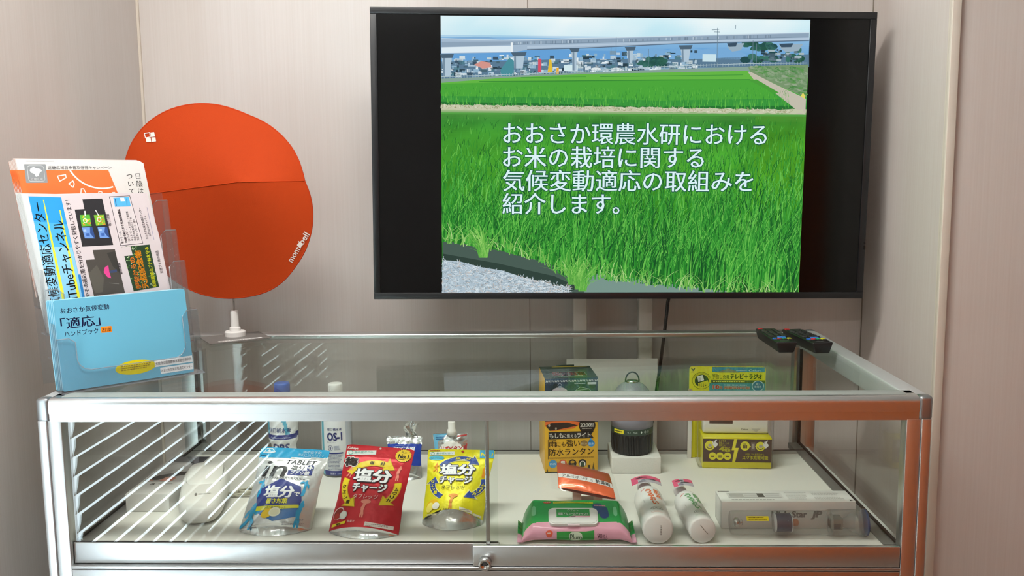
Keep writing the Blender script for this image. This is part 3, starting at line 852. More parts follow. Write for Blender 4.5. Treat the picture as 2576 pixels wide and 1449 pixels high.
for o, v0, v1 in TIER:
    b = MB()
    # front lip with a wide cut-out: higher cheeks left and right
    lo = v0 + (v1 - v0) * 0.30; w = 0.030
    P = [(-0.005, v0), (0.246, v0), (0.246, v1), (0.246 - w + 0.010, v1), (0.246 - w, v1 - 0.010), (0.246 - w, lo + 0.022)]
    P += [(0.246 - w - 0.022 + 0.022 * math.cos(math.radians(t)), lo + 0.022 - 0.022 * math.sin(math.radians(t))) for t in (20, 45, 70, 90)]
    P += [(-0.005 + w + 0.022 - 0.022 * math.sin(math.radians(t)), lo + 0.022 - 0.022 * math.cos(math.radians(t))) for t in (0, 30, 60, 80)]
    P += [(-0.005 + w, v1 * 0.72 + v0 * 0.28), (-0.005 + w - 0.010, v1 * 0.78 + v0 * 0.22), (-0.005, v1 * 0.78 + v0 * 0.22)]
    slab(b, P, o - 0.0022, 0.002, '#ffffff')
    b.build('front_lip', macr, hold)
    b = MB()
    q = [hp(P[i][0], P[i][1], o - 0.0012) for i in range(2, len(P))]
    b.tube(q, 0.0011, 6); b.build('lip_edge', medge, hold)
b = MB()
slab(b, [(-0.006, 0.0), (0.2475, 0.0), (0.2475, 0.345), (-0.006, 0.345)], 0.114, 0.0022, '#ffffff'); b.build('back_plate', macr, hold)
for o, v0, v1 in TIER:
    b = MB()
    d = 0.036 if o == 0 else 0.027
    P = [hp(-0.006, v0, o - 0.002), hp(0.2475, v0, o - 0.002), hp(0.2475, v0, o + d), hp(-0.006, v0, o + d)]
    Q = [p + HUP * 0.002 for p in P]
    b.add(P + Q, [(3, 2, 1, 0), (4, 5, 6, 7), (0, 1, 5, 4), (1, 2, 6, 5), (2, 3, 7, 6), (3, 0, 4, 7)])
    b.build('tier_floor', medge, hold)
for u in (0.03, 0.205):
    P = [hp(u, 0, -0.0) * [1, 1, 0], hp(u, 0, 0.135) * [1, 1, 0], hp(u, 0, 0.115) * [1, 1, 0] + [0, 0, 0.05], hp(u, 0, 0.034) * [1, 1, 0] + [0, 0, 0.05]]
    Q = [p + HE * 0.003 for p in P]
    b = MB()
    b.add(P + Q, [(0, 1, 2, 3), (7, 6, 5, 4), (0, 4, 5, 1), (1, 5, 6, 2), (2, 6, 7, 3), (3, 7, 4, 0)])
    b.build('foot', macr, hold)

# --- blue handbooks in the front tier
BLUE, NAVY = '#6cb6d2', '#161a4c'
out = rr_poly(-0.002, 0.004, 0.228, 0.1625, 0.003)
b = MB(); slab(b, out, 0.003, 0.0052, BLUE, side='#9fd2e4', colf=BLUE)
A = Art()
A.text('おおさか気候変動', 0.008, 0.1395, 0.0105, NAVY, 1, bold=.012, w=0.081)
A.text('「適応」', 0.006, 0.113, 0.0215, NAVY, 1, bold=.02, w=0.065)
A.text('ハンドブック', 0.010, 0.0985, 0.0108, NAVY, 1, bold=.012, w=0.056)
A.poly(rr_poly(0.0705, 0.0975, 0.0895, 0.1085, 0.002, 3), '#f08a24', 1); A.text('改訂版', 0.080, 0.0997, 0.0072, '#3a2410', 2, bold=.02, w=0.0155, align='c')
A.ell(0.123, 0.0287, 0.036, 0.0128, '#e2cf10', 1, 36)
A.bars(0.097, 0.024, 0.150, 0.0345, 3, '#8f7a2a', 2, 0.42, 5)
A.rect(0.157, 0.0235, 0.2275, 0.0355, '#fbfbfb', 2); A.text('大阪府立環境農林水産総合研究所', 0.1585, 0.0268, 0.0068, '#26262c', 3, bold=.012, w=0.0675)
A.rect(0.166, 0.0095, 0.2272, 0.021, '#fbfbfb', 2); A.text('おおさか気候変動適応センター', 0.1675, 0.0127, 0.0062, '#26262c', 3, bold=.012, w=0.0585)
A.apply(b, hmap(0.003), d=0.00008)
hb = tag(b.build('handbook', M['paper']), 'blue climate handbook, front copy in the lowest tier of the brochure holder', 'booklet', 'blue handbooks in the holder')
for k in range(4):
    b = MB(); slab(b, [(u - 0.0012 * (k + 1), v - 0.0006 * k) for u, v in out], 0.0086 + 0.0055 * k, 0.0052, BLUE, side='#9fd2e4')
    tag(b.build('handbook', M['paper']), 'blue climate handbook standing behind the front copy in the lowest holder tier', 'booklet', 'blue handbooks in the holder')

# --- white channel flyers in the middle tier (printing reads from bottom to top)
FO = 0.050
out = [(-0.0205, 0.349), (0.043, 0.3462), (0.091, 0.3465), (0.196, 0.3455), (0.2095, 0.262), (0.222, 0.118), (0.004, 0.098)]
b = MB(); slab(b, out, FO, 0.0003, '#dccfd1', side='#e0e0e0')
A = Art()
A.poly([(-0.0205, 0.349), (-0.0108, 0.3486), (0.012, 0.10), (0.004, 0.098)], '#dadedd', 0)
A.poly([(-0.010, 0.344), (0.043, 0.341), (0.0665, 0.108), (0.011, 0.102)], '#4fb0e2', 1)
A.poly([(-0.010, 0.344), (0.043, 0.341), (0.0475, 0.292), (-0.006, 0.30)], '#2f9bdd', 2); A.poly([(-0.003, 0.255), (0.0515, 0.25), (0.0665, 0.108), (0.011, 0.102)], '#8fcdec', 2)
A.poly([(0.056, 0.20), (0.0605, 0.2), (0.0665, 0.108), (0.062, 0.108)], '#2a7fc0', 3)
A.poly([(0.0128, 0.337), (0.0142, 0.337), (0.0345, 0.11), (0.028, 0.11)], '#f3ee3c', 3); A.poly([(0.0375, 0.318), (0.0393, 0.318), (0.0600, 0.115), (0.054, 0.115)], '#f3ee3c', 3)
def vline(s, p0, p1, h, col, L, bold=.015, **k):
    d = (p1[0] - p0[0], p1[1] - p0[1]); A.text(s, p0[0], p0[1], h, col, L, bold=bold, w=math.hypot(*d), rot=math.atan2(d[1], d[0]), **k)
vline('おか気候変動適応センター', (0.0235, 0.1080), (0.0105, 0.333), 0.0205, '#15151c', 4, .02)
vline('YouTubeチャンネル', (0.0535, 0.128), (0.0408, 0.300), 0.0215, '#15151c', 4, .02)
vline('温暖化の影響やその適応策を分かりやすく発信しています！', (0.0775, 0.105), (0.0560, 0.336), 0.0088, '#2b2530', 4, .02)
A.poly([(0.062, 0.336), (0.113, 0.337), (0.123, 0.25), (0.069, 0.25)], '#2c2b2e', 2)
A.poly([(0.062, 0.336), (0.0785, 0.3363), (0.0800, 0.3185), (0.0634, 0.318)], '#dccfd1', 3)
for q, cs in (([(0.071, 0.308), (0.088, 0.308), (0.089, 0.287), (0.072, 0.287)], ('#58b13a', '#e9d33a', '#e3862e')), ([(0.095, 0.307), (0.113, 0.307), (0.114, 0.288), (0.097, 0.287)], ('#7ab738', '#e9b73a', '#e06a2e'))):
    A.poly(q, cs[0], 3)
    for k in range(14):
        x = q[3][0] + RNG.uniform(.002, .014); y = q[3][1] + RNG.uniform(.001, .017); A.rect(x, y, x + RNG.uniform(.001, .004), y + RNG.uniform(.001, .004), cs[1 + k % 2], 4)
    A.arc((q[0][0] + q[2][0]) / 2 - .001, q[2][1] + .0105, 0.0030, 0.0040, 0, 360, .0014, '#fff4dc', 5)
for q in ([(0.072, 0.285), (0.09, 0.285), (0.093, 0.264), (0.075, 0.265)], [(0.099, 0.285), (0.116, 0.284), (0.118, 0.264), (0.101, 0.264)]):
    A.poly(q, '#6f97d6', 3); A.poly([q[1], (q[1][0] - .004, q[1][1]), (q[2][0] - .008, q[2][1] + .010), (q[2][0] - .003, q[2][1] + .002), q[2]], '#2f4c86', 4); A.rect(q[3][0] + .003, q[3][1] + .004, q[3][0] + .009, q[3][1] + .009, '#3c63ac', 4); A.rect(q[0][0] + .002, q[0][1] - .008, q[0][0] + .007, q[0][1] - .004, '#a9c4ea', 4)
A.poly([(0.0795, 0.3150), (0.0815, 0.3150), (0.0810, 0.3060), (0.0790, 0.3050)], '#ffffff', 5); A.poly([(0.0980, 0.3165), (0.0998, 0.3160), (0.1045, 0.3045), (0.1025, 0.3055)], '#ffffff', 5)
vline('暑さ対策', (0.1235, 0.2855), (0.1215, 0.3085), 0.0060, '#2b2530', 4, .02)
A.poly([(0.070, 0.243), (0.125, 0.242), (0.134, 0.160), (0.079, 0.159)], '#4d4843', 2); A.poly([(0.074, 0.2), (0.09, 0.215), (0.1, 0.19), (0.095, 0.165), (0.082, 0.163)], '#5d5850', 3); A.poly([(0.11, 0.236), (0.1245, 0.238), (0.13, 0.195), (0.118, 0.21)], '#3b3936', 3)
A.poly([(0.0700, 0.243), (0.0860, 0.2428), (0.0876, 0.2255), (0.0716, 0.2255)], '#dccfd1', 4)
A.poly([(0.1005, 0.201), (0.1035, 0.2095), (0.1100, 0.2135), (0.1105, 0.201), (0.1125, 0.1885), (0.1060, 0.1915)], '#e0468e', 4); A.poly([(0.111, 0.202), (0.124, 0.2045), (0.124, 0.199), (0.112, 0.1985)], '#3f4c70', 4)
A.line([(0.110, 0.2), (0.119, 0.2)], .0006, '#222222', 5); A.line([(0.108, 0.18), (0.125, 0.177)], .0007, '#8d8a84', 4)
vline('豪雨体験', (0.1335, 0.1945), (0.1310, 0.2165), 0.0060, '#2b2530', 4, .02)
A.poly([(0.126, 0.34), (0.163, 0.341), (0.177, 0.25), (0.136, 0.248)], '#e0d5d6', 1); A.line([(0.126, 0.34), (0.163, 0.341), (0.177, 0.25), (0.136, 0.248)], .0008, '#2b2530', 3, closed=True)
A.poly([(0.133, 0.338), (0.161, 0.339), (0.163, 0.321), (0.134, 0.321)], '#58b4e6', 3); A.poly([(0.145, 0.3375), (0.1525, 0.3378), (0.1530, 0.331), (0.1455, 0.331)], '#f6f6fa', 4); A.line([(0.156, 0.324), (0.157, 0.336)], .0008, '#2b4a86', 4); A.line([(0.1365, 0.323), (0.136, 0.336)], .0012, '#2b4a86', 4)
vline('新シリーズ、', (0.1420, 0.2520), (0.1397, 0.2750), 0.0050, '#2b2530', 4, .02); vline('「30秒で紹介する気候変動適応', (0.1490, 0.2530), (0.1418, 0.3165), 0.0052, '#2b2530', 4, .025)
for k, (s, y1) in enumerate((('口のはなし', .278), ('省エネパワーを活用した適応策', .312), ('和泉の気候葛城山ブナ林', .300), ('児童用クッキング　遊び', .297))):
    x = 0.1525 + .0055 * k; vline(s, (x + .002, 0.256), (x - .002, y1), 0.0045, '#3a343e', 4, .01)
vline('おおさか気候変動適応センター', (0.1880, 0.2580), (0.1800, 0.3180), 0.0052, '#2b2530', 4, .01); vline('公式YouTubeチャンネル', (0.1940, 0.263), (0.1880, 0.302), 0.0050, '#2b2530', 4, .01); A.line([(0.1985, .256), (.1925, .318)], .0008, '#9c98b4', 3)
G_ = [(0.138, 0.245), (0.189, 0.247), (0.198, 0.165), (0.15, 0.161)]
A.poly(G_, '#27412a', 2)
for k in range(190):
    s, t = RNG.random(), RNG.random() ** 1.5
    x = (G_[0][0] * (1 - s) + G_[1][0] * s) * (1 - t) + (G_[3][0] * (1 - s) + G_[2][0] * s) * t; y = (G_[0][1] * (1 - s) + G_[1][1] * s) * (1 - t) + (G_[3][1] * (1 - s) + G_[2][1] * s) * t
    t2 = 1 - t
    if s < .55 or t > .6: A.ell(x, max(y, .1625), .0012, .0009, ['#3f7a38', '#6a9c4c', '#c9d8b8', '#2e5a2e', '#88b060'][k % 5], 3, 6)
A.poly([(0.138, 0.245), (0.1535, 0.2455), (0.1558, 0.2285), (0.140, 0.228)], '#dccfd1', 4)
vline('伊奈からの', (0.1640, 0.1650), (0.1575, 0.2250), 0.0108, '#f08a2a', 5, .03); vline('天然記念物', (0.1775, 0.1655), (0.1700, 0.2370), 0.0128, '#f39a1c', 5, .035); vline('和泉葛城山ブナ林を守る', (0.1925, 0.1660), (0.1855, 0.2425), 0.0075, '#f1ee30', 5, .03)
vline('天然ブナ林の放送', (0.2085, 0.1905), (0.2035, 0.2350), 0.0062, '#2b2530', 4, .01)
A.apply(b, hmap(FO), d=0.00006)
tag(b.build('flyer', M['paper']), 'white video channel flyer with blue banner, front sheet in the middle holder tier', 'flyer', 'video channel flyers in the holder')
for k in range(6):
    b = MB(); j = 0.0011 * (k + 1)
    slab(b, [(u - j, v + 0.0004 * (k % 3)) for u, v in out], FO + 0.0012 + 0.0026 * k, 0.0016, '#dededc', side='#d6d6d3')
    tag(b.build('flyer', M['paper']), 'white video channel flyer stacked behind the front flyer in the middle holder tier', 'flyer', 'video channel flyers in the holder')

# --- orange parasol campaign leaflets in the rear tier
GO = 0.080
out = [(-0.0165, 0.411), (0.1975, 0.4085), (0.206, 0.4035), (0.2125, 0.33), (0.224, 0.17), (0.002, 0.165)]
b = MB(); slab(b, out, GO, 0.0003, '#e2dfdc', side='#d8d3cf')
A = Art()
OR = '#e8743a'
A.poly([(-0.0150, 0.391), (0.139, 0.3905), (0.152, 0.345), (0.175, 0.27), (-0.006, 0.25)], OR, 1)
A.arc(0.126, 0.4155, 0.060, 0.060, 205, 288, .0028, '#fbf4ee', 2, 24)
for q in ([(0.049, 0.3795), (0.063, 0.382), (0.0635, 0.3765), (0.052, 0.370)], [(0.0745, 0.3705), (0.0762, 0.365), (0.0735, 0.3585), (0.0668, 0.3650)], [(0.0845, 0.3400), (0.0872, 0.3555), (0.0912, 0.3555), (0.097, 0.341)], [(0.1150, 0.338), (0.1175, 0.3495), (0.1225, 0.3495), (0.126, 0.338)], [(0.138, 0.338), (0.142, 0.3475), (0.146, 0.3475), (0.149, 0.338)]):
    A.line(q, .0018, '#fbf4ee', 2, closed=True)
A.poly(rr_poly(-0.0040, 0.3675, 0.0315, 0.4015, 0.001, 2), '#8f9294', 3); A.line(rr_poly(0.0005, 0.3705, 0.0275, 0.3985, 0.004, 3), .0007, '#d5d7d8', 4, closed=True)
A.poly([(0.006, 0.394), (0.011, 0.3965), (0.015, 0.394), (0.022, 0.3925), (0.024, 0.389), (0.020, 0.386), (0.017, 0.380), (0.013, 0.3785), (0.011, 0.384), (0.006, 0.386), (0.004, 0.390)], '#f4f5f5', 4)
A.text('近畿広域', 0.0140, 0.3722, 0.0055, '#eceded', 4, bold=.015, w=0.020, align='c')
A.text('近畿広域日傘普及啓発キャンペーン', 0.0345, 0.3925, 0.0068, '#6f6f72', 4, bold=.01, w=0.111)
A.text('日', 0.1885, 0.3735, 0.0128, '#2a2a2c', 3, bold=.005); A.text('陰', 0.1885, 0.3590, 0.0128, '#2a2a2c', 3); A.text('は', 0.1895, 0.3445, 0.0128, '#2a2a2c', 3)
A.text('つ', 0.1715, 0.3735, 0.0128, '#2a2a2c', 3); A.text('い', 0.1725, 0.3590, 0.0128, '#2a2a2c', 3); A.text('て', 0.1730, 0.3445, 0.0128, '#2a2a2c', 3)
A.rect(0.0, 0.4065, 0.046, 0.4075, '#9a9a9c', 2)
A.apply(b, hmap(GO), d=0.00006)
tag(b.build('leaflet', M['paper']), 'white and orange parasol campaign leaflet, front copy in the rear holder tier', 'leaflet', 'orange campaign leaflets in the holder')
for k in range(6):
    b = MB(); j = 0.0013 * (k + 1)
    o2 = [(u - j * 1.15, v - 0.0009 * k + (0.002 if k == 1 else 0)) for u, v in out]
    slab(b, o2, GO + 0.0012 + 0.0022 * k, 0.0014, '#ddd7d2', side='#d07a50', colf='#d8cec8')
    A = Art(); A.poly([(o2[0][0] + .0002, 0.391), (o2[0][0] + 0.150, 0.3905), (0.152, 0.345), (o2[5][0], 0.25)], OR, 0); A.apply(b, hmap(GO + 0.0012 + 0.0022 * k), d=0.00006)
    for sgn in (1,):   # orange print bleeding over the cut edge
        P = [hp(o2[0][0] * (1 - t) + o2[5][0] * t - 0.0001, o2[0][1] * (1 - t) + o2[5][1] * t, GO + 0.0012 + 0.0022 * k + dz) for t, dz in ((0.08, 0), (0.08, .0013), (0.98, .0013), (0.98, 0))]
        b.add(P, [(0, 1, 2, 3)], '#d8703e')
    tag(b.build('leaflet', M['paper']), 'orange edged campaign leaflet stacked behind the front leaflet in the rear holder tier', 'leaflet', 'orange campaign leaflets in the holder')

# ------------------------------------------------------------------ orange sunshade hat on its stand
HX, HYY, HZ = -0.549, 0.500, 0.360            # apex of the cone
RIM = [(0.1302, -0.0027), (0.1384, -0.0241), (0.1437, -0.0509), (0.1444, -0.0805), (0.1406, -0.1102), (0.1323, -0.1372), (0.1194, -0.1642), (0.1, -0.1914), (0.0712, -0.2249), (0.0457, -0.2431), (0.0148, -0.2557), (-0.0176, -0.2619), (-0.05, -0.2654), (-0.084, -0.2634), (-0.1278, -0.2539), (-0.1619, -0.2371), (-0.1947, -0.213), (-0.2233, -0.1835), (-0.2487, -0.1468), (-0.2665, -0.1085), (-0.2759, -0.0677), (-0.2787, -0.0272), (-0.2772, 0.0104), (-0.2727, 0.0531), (-0.2629, 0.0778), (-0.2478, 0.1016), (-0.2264, 0.1251), (-0.2009, 0.1441), (-0.1683, 0.1604), (-0.1318, 0.1696), (-0.0867, 0.1725), (-0.0555, 0.1686), (-0.0228, 0.1586), (0.0071, 0.146), (0.037, 0.1325), (0.0674, 0.1111), (0.0907, 0.0871), (0.1101, 0.0578), (0.1224, 0.0267)]          # rim, as seen from the front
ang = np.array([math.atan2(z, x) % (2 * PI) for x, z in RIM]); rad = np.array([math.hypot(x, z) for x, z in RIM])
o_ = np.argsort(ang); ang, rad = ang[o_], rad[o_]
ang = np.concatenate([ang - 2 * PI, ang, ang + 2 * PI]); rad = np.concatenate([rad, rad, rad])
SEAM_L = math.radians(186.6)
_ag = np.linspace(0, 2 * PI, 181)[:-1]; _rg = np.interp(_ag, ang, rad)
for _ in range(3): _rg = (np.roll(_rg, 1) + 2 * _rg + np.roll(_rg, -1)) / 4
ang = np.concatenate([_ag - 2 * PI, _ag, _ag + 2 * PI]); rad = np.concatenate([_rg, _rg, _rg])
def hat_depth(a, t):
    """height of the cloth towards the viewer at polar angle a, relative radius t: cone with a ridge along the seam"""
    da = np.minimum(np.abs((a + PI) % (2 * PI) - PI), np.abs((a - SEAM_L + PI) % (2 * PI) - PI))
    ridge = np.maximum(0, 1 - da / 1.45) ** 1.35
    return -(0.060 * (1 - t) ** 1.05 + 0.066 * t * (1 - 0.72 * t) * ridge - 0.006 * np.sin(2 * a + 0.5) * t)
def hat_pt(a, t):
    r = np.interp(a % (2 * PI), ang, rad) * t
    return np.stack([HX + r * np.cos(a), HYY + 0.062 + hat_depth(a, t), HZ + r * np.sin(a)], 1)
hat = thing('sunshade_hat', 'wide orange cone sunshade hat propped upright on a rod stand', 'hat', (HX, HYY + 0.05, HZ - 0.26))
b = MB()
na, nt_ = 144, 26
aa = [2 * PI * k / na for k in range(na)]
aa = sorted(set(aa + [SEAM_L]))
aa = aa + [2 * PI]
ts = [0.0] + [(k / nt_) for k in range(1, nt_ + 1)]
def hatf(U, V): return hat_pt(U, np.maximum(V, 1e-4))
b.grid(hatf, aa, ts, '#b83d0b', smooth=False, flip=True)
b.s = [True] * len(b.s)
# rolled hem, under-cloth
b.tube([tuple(p + np.array([0, 0.0012, 0])) for p in hat_pt(np.array(aa[:-1]), np.ones(len(aa) - 1))], 0.0019, 6, '#b8380b', closed=True)
b.grid(lambda U, V: hatf(U, V) + np.array([0, 0.003, 0]), aa, ts, '#b04420', smooth=True)
HB_ = b
b = MB()
for a in (0.0, SEAM_L):
    b.tube([tuple(hat_pt(np.array([a]), np.array([t]))[0] - np.array([0, 0.0006, 0])) for t in np.linspace(0.01, 1, 14)], 0.0006, 6, '#d2440f')
b.build('seam', M['fabric'], hat)
def hmapf(u, v):
    """art (x, z offsets from the apex) laid on the cloth"""
    x = np.asarray(u); z = np.asarray(v); a = np.arctan2(z, x) % (2 * PI); r = np.hypot(x, z); t = r / np.interp(a, ang, rad)
    P = hat_pt(a, t); N = np.tile(np.array([0.0, -1.0, 0.0]), (len(x), 1)); return P, N
A = Art()
def hx(x, y): return ((x - 603) * 0.000905 - 0.0085, (457 - y) * 0.000905 + 0.0001)
A.line([hx(364, 337), hx(378, 335), hx(380, 346), hx(367, 348)], .0019, '#f2e9e0', 1, closed=True); A.poly([hx(380, 335), hx(390, 334), hx(393, 345), hx(382, 346)], '#f2e9e0', 1)
A.poly([hx(368, 349), hx(381, 348), hx(383, 358), hx(370, 358)], '#f2e9e0', 1); A.poly([hx(383, 347), hx(394, 347), hx(396, 357), hx(385, 358)], '#f2e9e0', 1)
p0, p1 = hx(717, 660), hx(764, 590); d_ = (p1[0] - p0[0], p1[1] - p0[1]); Lm = math.hypot(*d_); rt = math.atan2(d_[1], d_[0])
A.text('mont', p0[0], p0[1], 0.0195, '#f4ece4', 1, bold=.02, w=Lm * 0.50, rot=rt); A.text('bell', p0[0] + d_[0] * .64, p0[1] + d_[1] * .64, 0.0195, '#f4ece4', 1, bold=.02, w=Lm * 0.36, rot=rt)
cx, cz = p0[0] + d_[0] * .57 - .0045, p0[1] + d_[1] * .57 + .004
for qx, qz in ((0, .0034), (.0034, 0), (0, -.0034), (-.0034, 0)): A.ell(cx + qx * .9, cz + qz * .9, .0030, .0030, '#f4ece4', 1, 10)
A.apply(HB_, hmapf, d=0.0008, maxlen=0.006, mat=1)
HB_.build('cloth', [M['fabric'], M['paper']], hat)

SX, SY = -0.606, 0.588
hs = thing('hat_stand', 'grey plate stand with white socket and thin steel rod under the orange hat', 'stand', (SX, SY, 0))
b = MB(); e = np.array([math.cos(math.radians(33)), math.sin(math.radians(33)), 0]); f_ = np.array([-e[1], e[0], 0])
C0 = np.array([-0.629, 0.486, 0.0005])
P = [C0, C0 + e * .138, C0 + e * .138 + f_ * .104, C0 + f_ * .104]
b.add(P + [p + np.array([0, 0, .002]) for p in P], [(3, 2, 1, 0), (4, 5, 6, 7), (0, 1, 5, 4), (1, 2, 6, 5), (2, 3, 7, 6), (3, 0, 4, 7)], '#6f6b67')
b.build('base_plate', M['satin'], hs)
b = MB(); q = C0 + e * .022 + f_ * .008 + np.array([0, 0, .002]); A = Art(); A.rect(0, 0, .098, .0125, '#f4f3f1', 0); A.bars(.004, .003, .094, .0095, 1, '#9a9894', 1, .7, 3); A.apply(b, flat(q, e, f_), d=.0002); b.build('label_strip', M['paper'], hs)
b = MB(); b.lathe([(0.0235, 0.0025), (0.0235, 0.0125), (0.0215, 0.0145), (0.0125, 0.0145), (0.0125, 0.022), (0.0095, 0.024), (0.0088, 0.060), (0.0075, 0.0625)], 48, '#f1efec', 0, Matrix.Translation((SX, SY, 0)), smooth=False)
b.build('socket', M['satin'], hs)
b = MB(); b.tube([(SX, SY, 0.05), (SX, SY, 0.30)], 0.0021, 10, metal('#c9c5c0')); b.build('rod', M['gloss'], hs)

# ------------------------------------------------------------------ two remote controls
def remote(name, label, loc, rz):
    r = thing(name, label, 'remote control', loc, Matrix.Rotation(rz, 3, 'Z'), 'television remote controls')
    w, l, h = 0.0445, 0.166, 0.0235
    b = MB()
    bm = bmesh.new(); bmesh.ops.create_cube(bm, size=1)
    for v in bm.verts:
        top = v.co.z > 0
        v.co = Vector((v.co.x * (w if top else w * .70), v.co.y * (l if top else l * .97), (h if top else 0.0005)))
    bmesh.ops.bevel(bm, geom=list(bm.edges), offset=0.003, segments=3, profile=.5, affect='EDGES')
    b.bm(bm, '#1b1a1b', 0, True); b.build('body', M['satin'], r, local=True)
    def key(nm, x, y, sx, sy, c):
        k = MB(); k.box(x - sx / 2, x + sx / 2, y - sy / 2, y + sy / 2, h - .0006, h + .0022, c, r=.0008); k.build(nm, M['satin'], r, local=True)
    for i, c in enumerate(('#2f6fd8', '#d8404c', '#1f9a68', '#e4df2e')): key('colour_key', -0.0150 + i * 0.0100, -0.046, 0.0082, 0.0055, c)
    key('wide_key', 0.003, -0.033, 0.017, 0.0065, '#3f86e6')
    for j in range(7):
        for i in range(3): key('key', -0.0135 + i * 0.0135, -0.021 + j * 0.0130, 0.0098, 0.0078, '#2b2a2b' if (i + j) % 5 else '#3d3c3d')
    for i in range(4): key('key', -0.0150 + i * 0.0100, -0.057, 0.0075, 0.0045, '#2b2a2b' if i else '#454445')
    key('power_key', -0.0135, 0.0735, 0.010, 0.008, '#b03038')
    k = MB(); A = Art(); A.bars(-.010, -.0705, .011, -.0680, 1, '#a9a8a8', 0, .8, 5); A.apply(k, flat((0, 0, h + .0001), (1, 0, 0), (0, 1, 0)), d=.0001); k.build('maker_mark', M['satin'], r, local=True)
    return r
remote('remote_control', 'black remote control on the glass, left one of the pair', (0.607, 0.441, 0.0010), math.radians(1.2))
remote('remote_control', 'black remote control on the glass, right one of the pair nearest the case edge', (0.670, 0.433, 0.0010), math.radians(6.5))
# ------------------------------------------------------------------ goods in the case (deck at z = DK)
DK = -0.265
mclear = glass_mat('clear_bottle', (0.90, 0.93, 0.95, 1), 1.45, gain=0.9, haze=0.06)
mcloud = glass_mat('cloudy_plastic', (0.93, 0.935, 0.93, 1), 1.45, gain=1.0, rough=0.08, haze=0.15, haze_col=(0.95, 0.95, 0.94, 1))
SILV = metal('#d3d5d6', 0.9)

class Pouch:
    """stand-up pouch: sealed top and sides, bulging front, oval gusset on the deck"""
    def __init__(self, BL, BR, TL, TR, bulge, arch, waist=0.05, seed=1, wr=0.0012, seal=0.86):
        self.q = [np.array(p, float) for p in (BL, BR, TL, TR)]
        self.bulge, self.arch, self.waist, self.seed, self.wr, self.seal = bulge, arch, waist, seed, wr, seal
        ex = self.q[1] - self.q[0]; ez = (self.q[2] + self.q[3] - self.q[0] - self.q[1]) / 2
        self.n = np.cross(ex, ez); self.n /= np.linalg.norm(self.n)
        self.w = np.linalg.norm(ex); self.h = np.linalg.norm(ez)
    def P(self, s, t, side=1):
        s = np.asarray(s, float); t = np.asarray(t, float)
        s2 = 0.5 + (s - 0.5) * (1 - self.waist * np.sin(PI * np.clip(t, 0, 1)) ** 2 * (1 + 0.3 * np.sin(9 * t + self.seed)))
        BL, BR, TL, TR = self.q
        b = np.outer((1 - s2) * (1 - t), BL) + np.outer(s2 * (1 - t), BR) + np.outer((1 - s2) * t, TL) + np.outer(s2 * t, TR)
        pr = np.clip((self.seal - t) / self.seal, 0, 1) ** 0.75
        g = np.sin(PI * np.clip(s, 0, 1)) ** 0.75 * pr * self.bulge
        w = self.wr * fbm(s * 1.5, t * 1.8, 3, self.seed) * np.sin(PI * np.clip(s, 0, 1)) ** .4
        if side < 0: g = g * 0.7; w = w * 0
        return b + np.outer((g * side + w + 0.0005 * side), self.n)
    def map(self, s, t):
        e = 1e-3
        p = self.P(s, t); a = self.P(np.asarray(s) + e, t) - p; c = self.P(s, np.asarray(t) + e) - p
        n = np.cross(a, c); n /= np.linalg.norm(n, axis=1)[:, None]
        return p, n
    def body(self, b, colfn, back, gus, N=56, K=84):
        ss = np.linspace(0, 1, N + 1); tt = np.linspace(0, 1, K + 1)
        def te(s, t): return t + self.arch * np.sin(PI * s) ** 0.8 * (1 - t) - 0.018 * np.abs(2 * s - 1) ** 14 * t
        def colq(s, t): return colfn(s, float(te(np.array(s), np.array(t))))
        b.grid(lambda s, t: self.P(s, te(s, t)), ss, tt, colfn=colq, smooth=True)
        b.grid(lambda s, t: self.P(s, te(s, t), -1), ss, tt, back, smooth=True, flip=True)
        # gusset: from the arched front edge down and forward to the oval on the deck
        def gs(s, k):
            top = self.P(s, te(s, np.zeros_like(s)))
            fl = np.outer(1 - s, self.q[0]) + np.outer(s, self.q[1])
            fwd = np.array([self.n[0], self.n[1], 0]); fwd /= np.linalg.norm(fwd)
            fl = fl + np.outer(np.sin(PI * s) ** 0.7 * self.bulge * 0.92, fwd); fl[:, 2] = DK + 0.0006
            o = top * (1 - k[:, None]) + fl * k[:, None]
            return o - np.outer(np.sin(PI * k) * np.sin(PI * s) * 0.004, fwd)
        b.grid(gs, ss, np.linspace(0, 1, 7), gus, smooth=True, flip=True)
        def gb(s, k):
            fl = np.outer(1 - s, self.q[0]) + np.outer(s, self.q[1])
            fwd = np.array([self.n[0], self.n[1], 0]); fwd /= np.linalg.norm(fwd)
            r = (0.92 - 1.6 * k) * np.sin(PI * s) ** 0.7 * self.bulge
            o = fl + fwd * r[:, None]; o[:, 2] = DK + 0.0005
            return o
        b.grid(gb, ss, np.linspace(0, 1, 3), gus, smooth=False, flip=True)
        top = self.P(ss, te(ss, np.zeros_like(ss)), -1); fl = gb(ss, np.ones_like(ss))
        V = list(top) + list(fl); n = len(ss)
        b.add(V, [(i, i + 1, n + i + 1, n + i) for i in range(n - 1)], gus, 0, True)
    def art(self, b, A): A.apply(b, self.map, d=0.0003, maxlen=0.028, smooth=True)

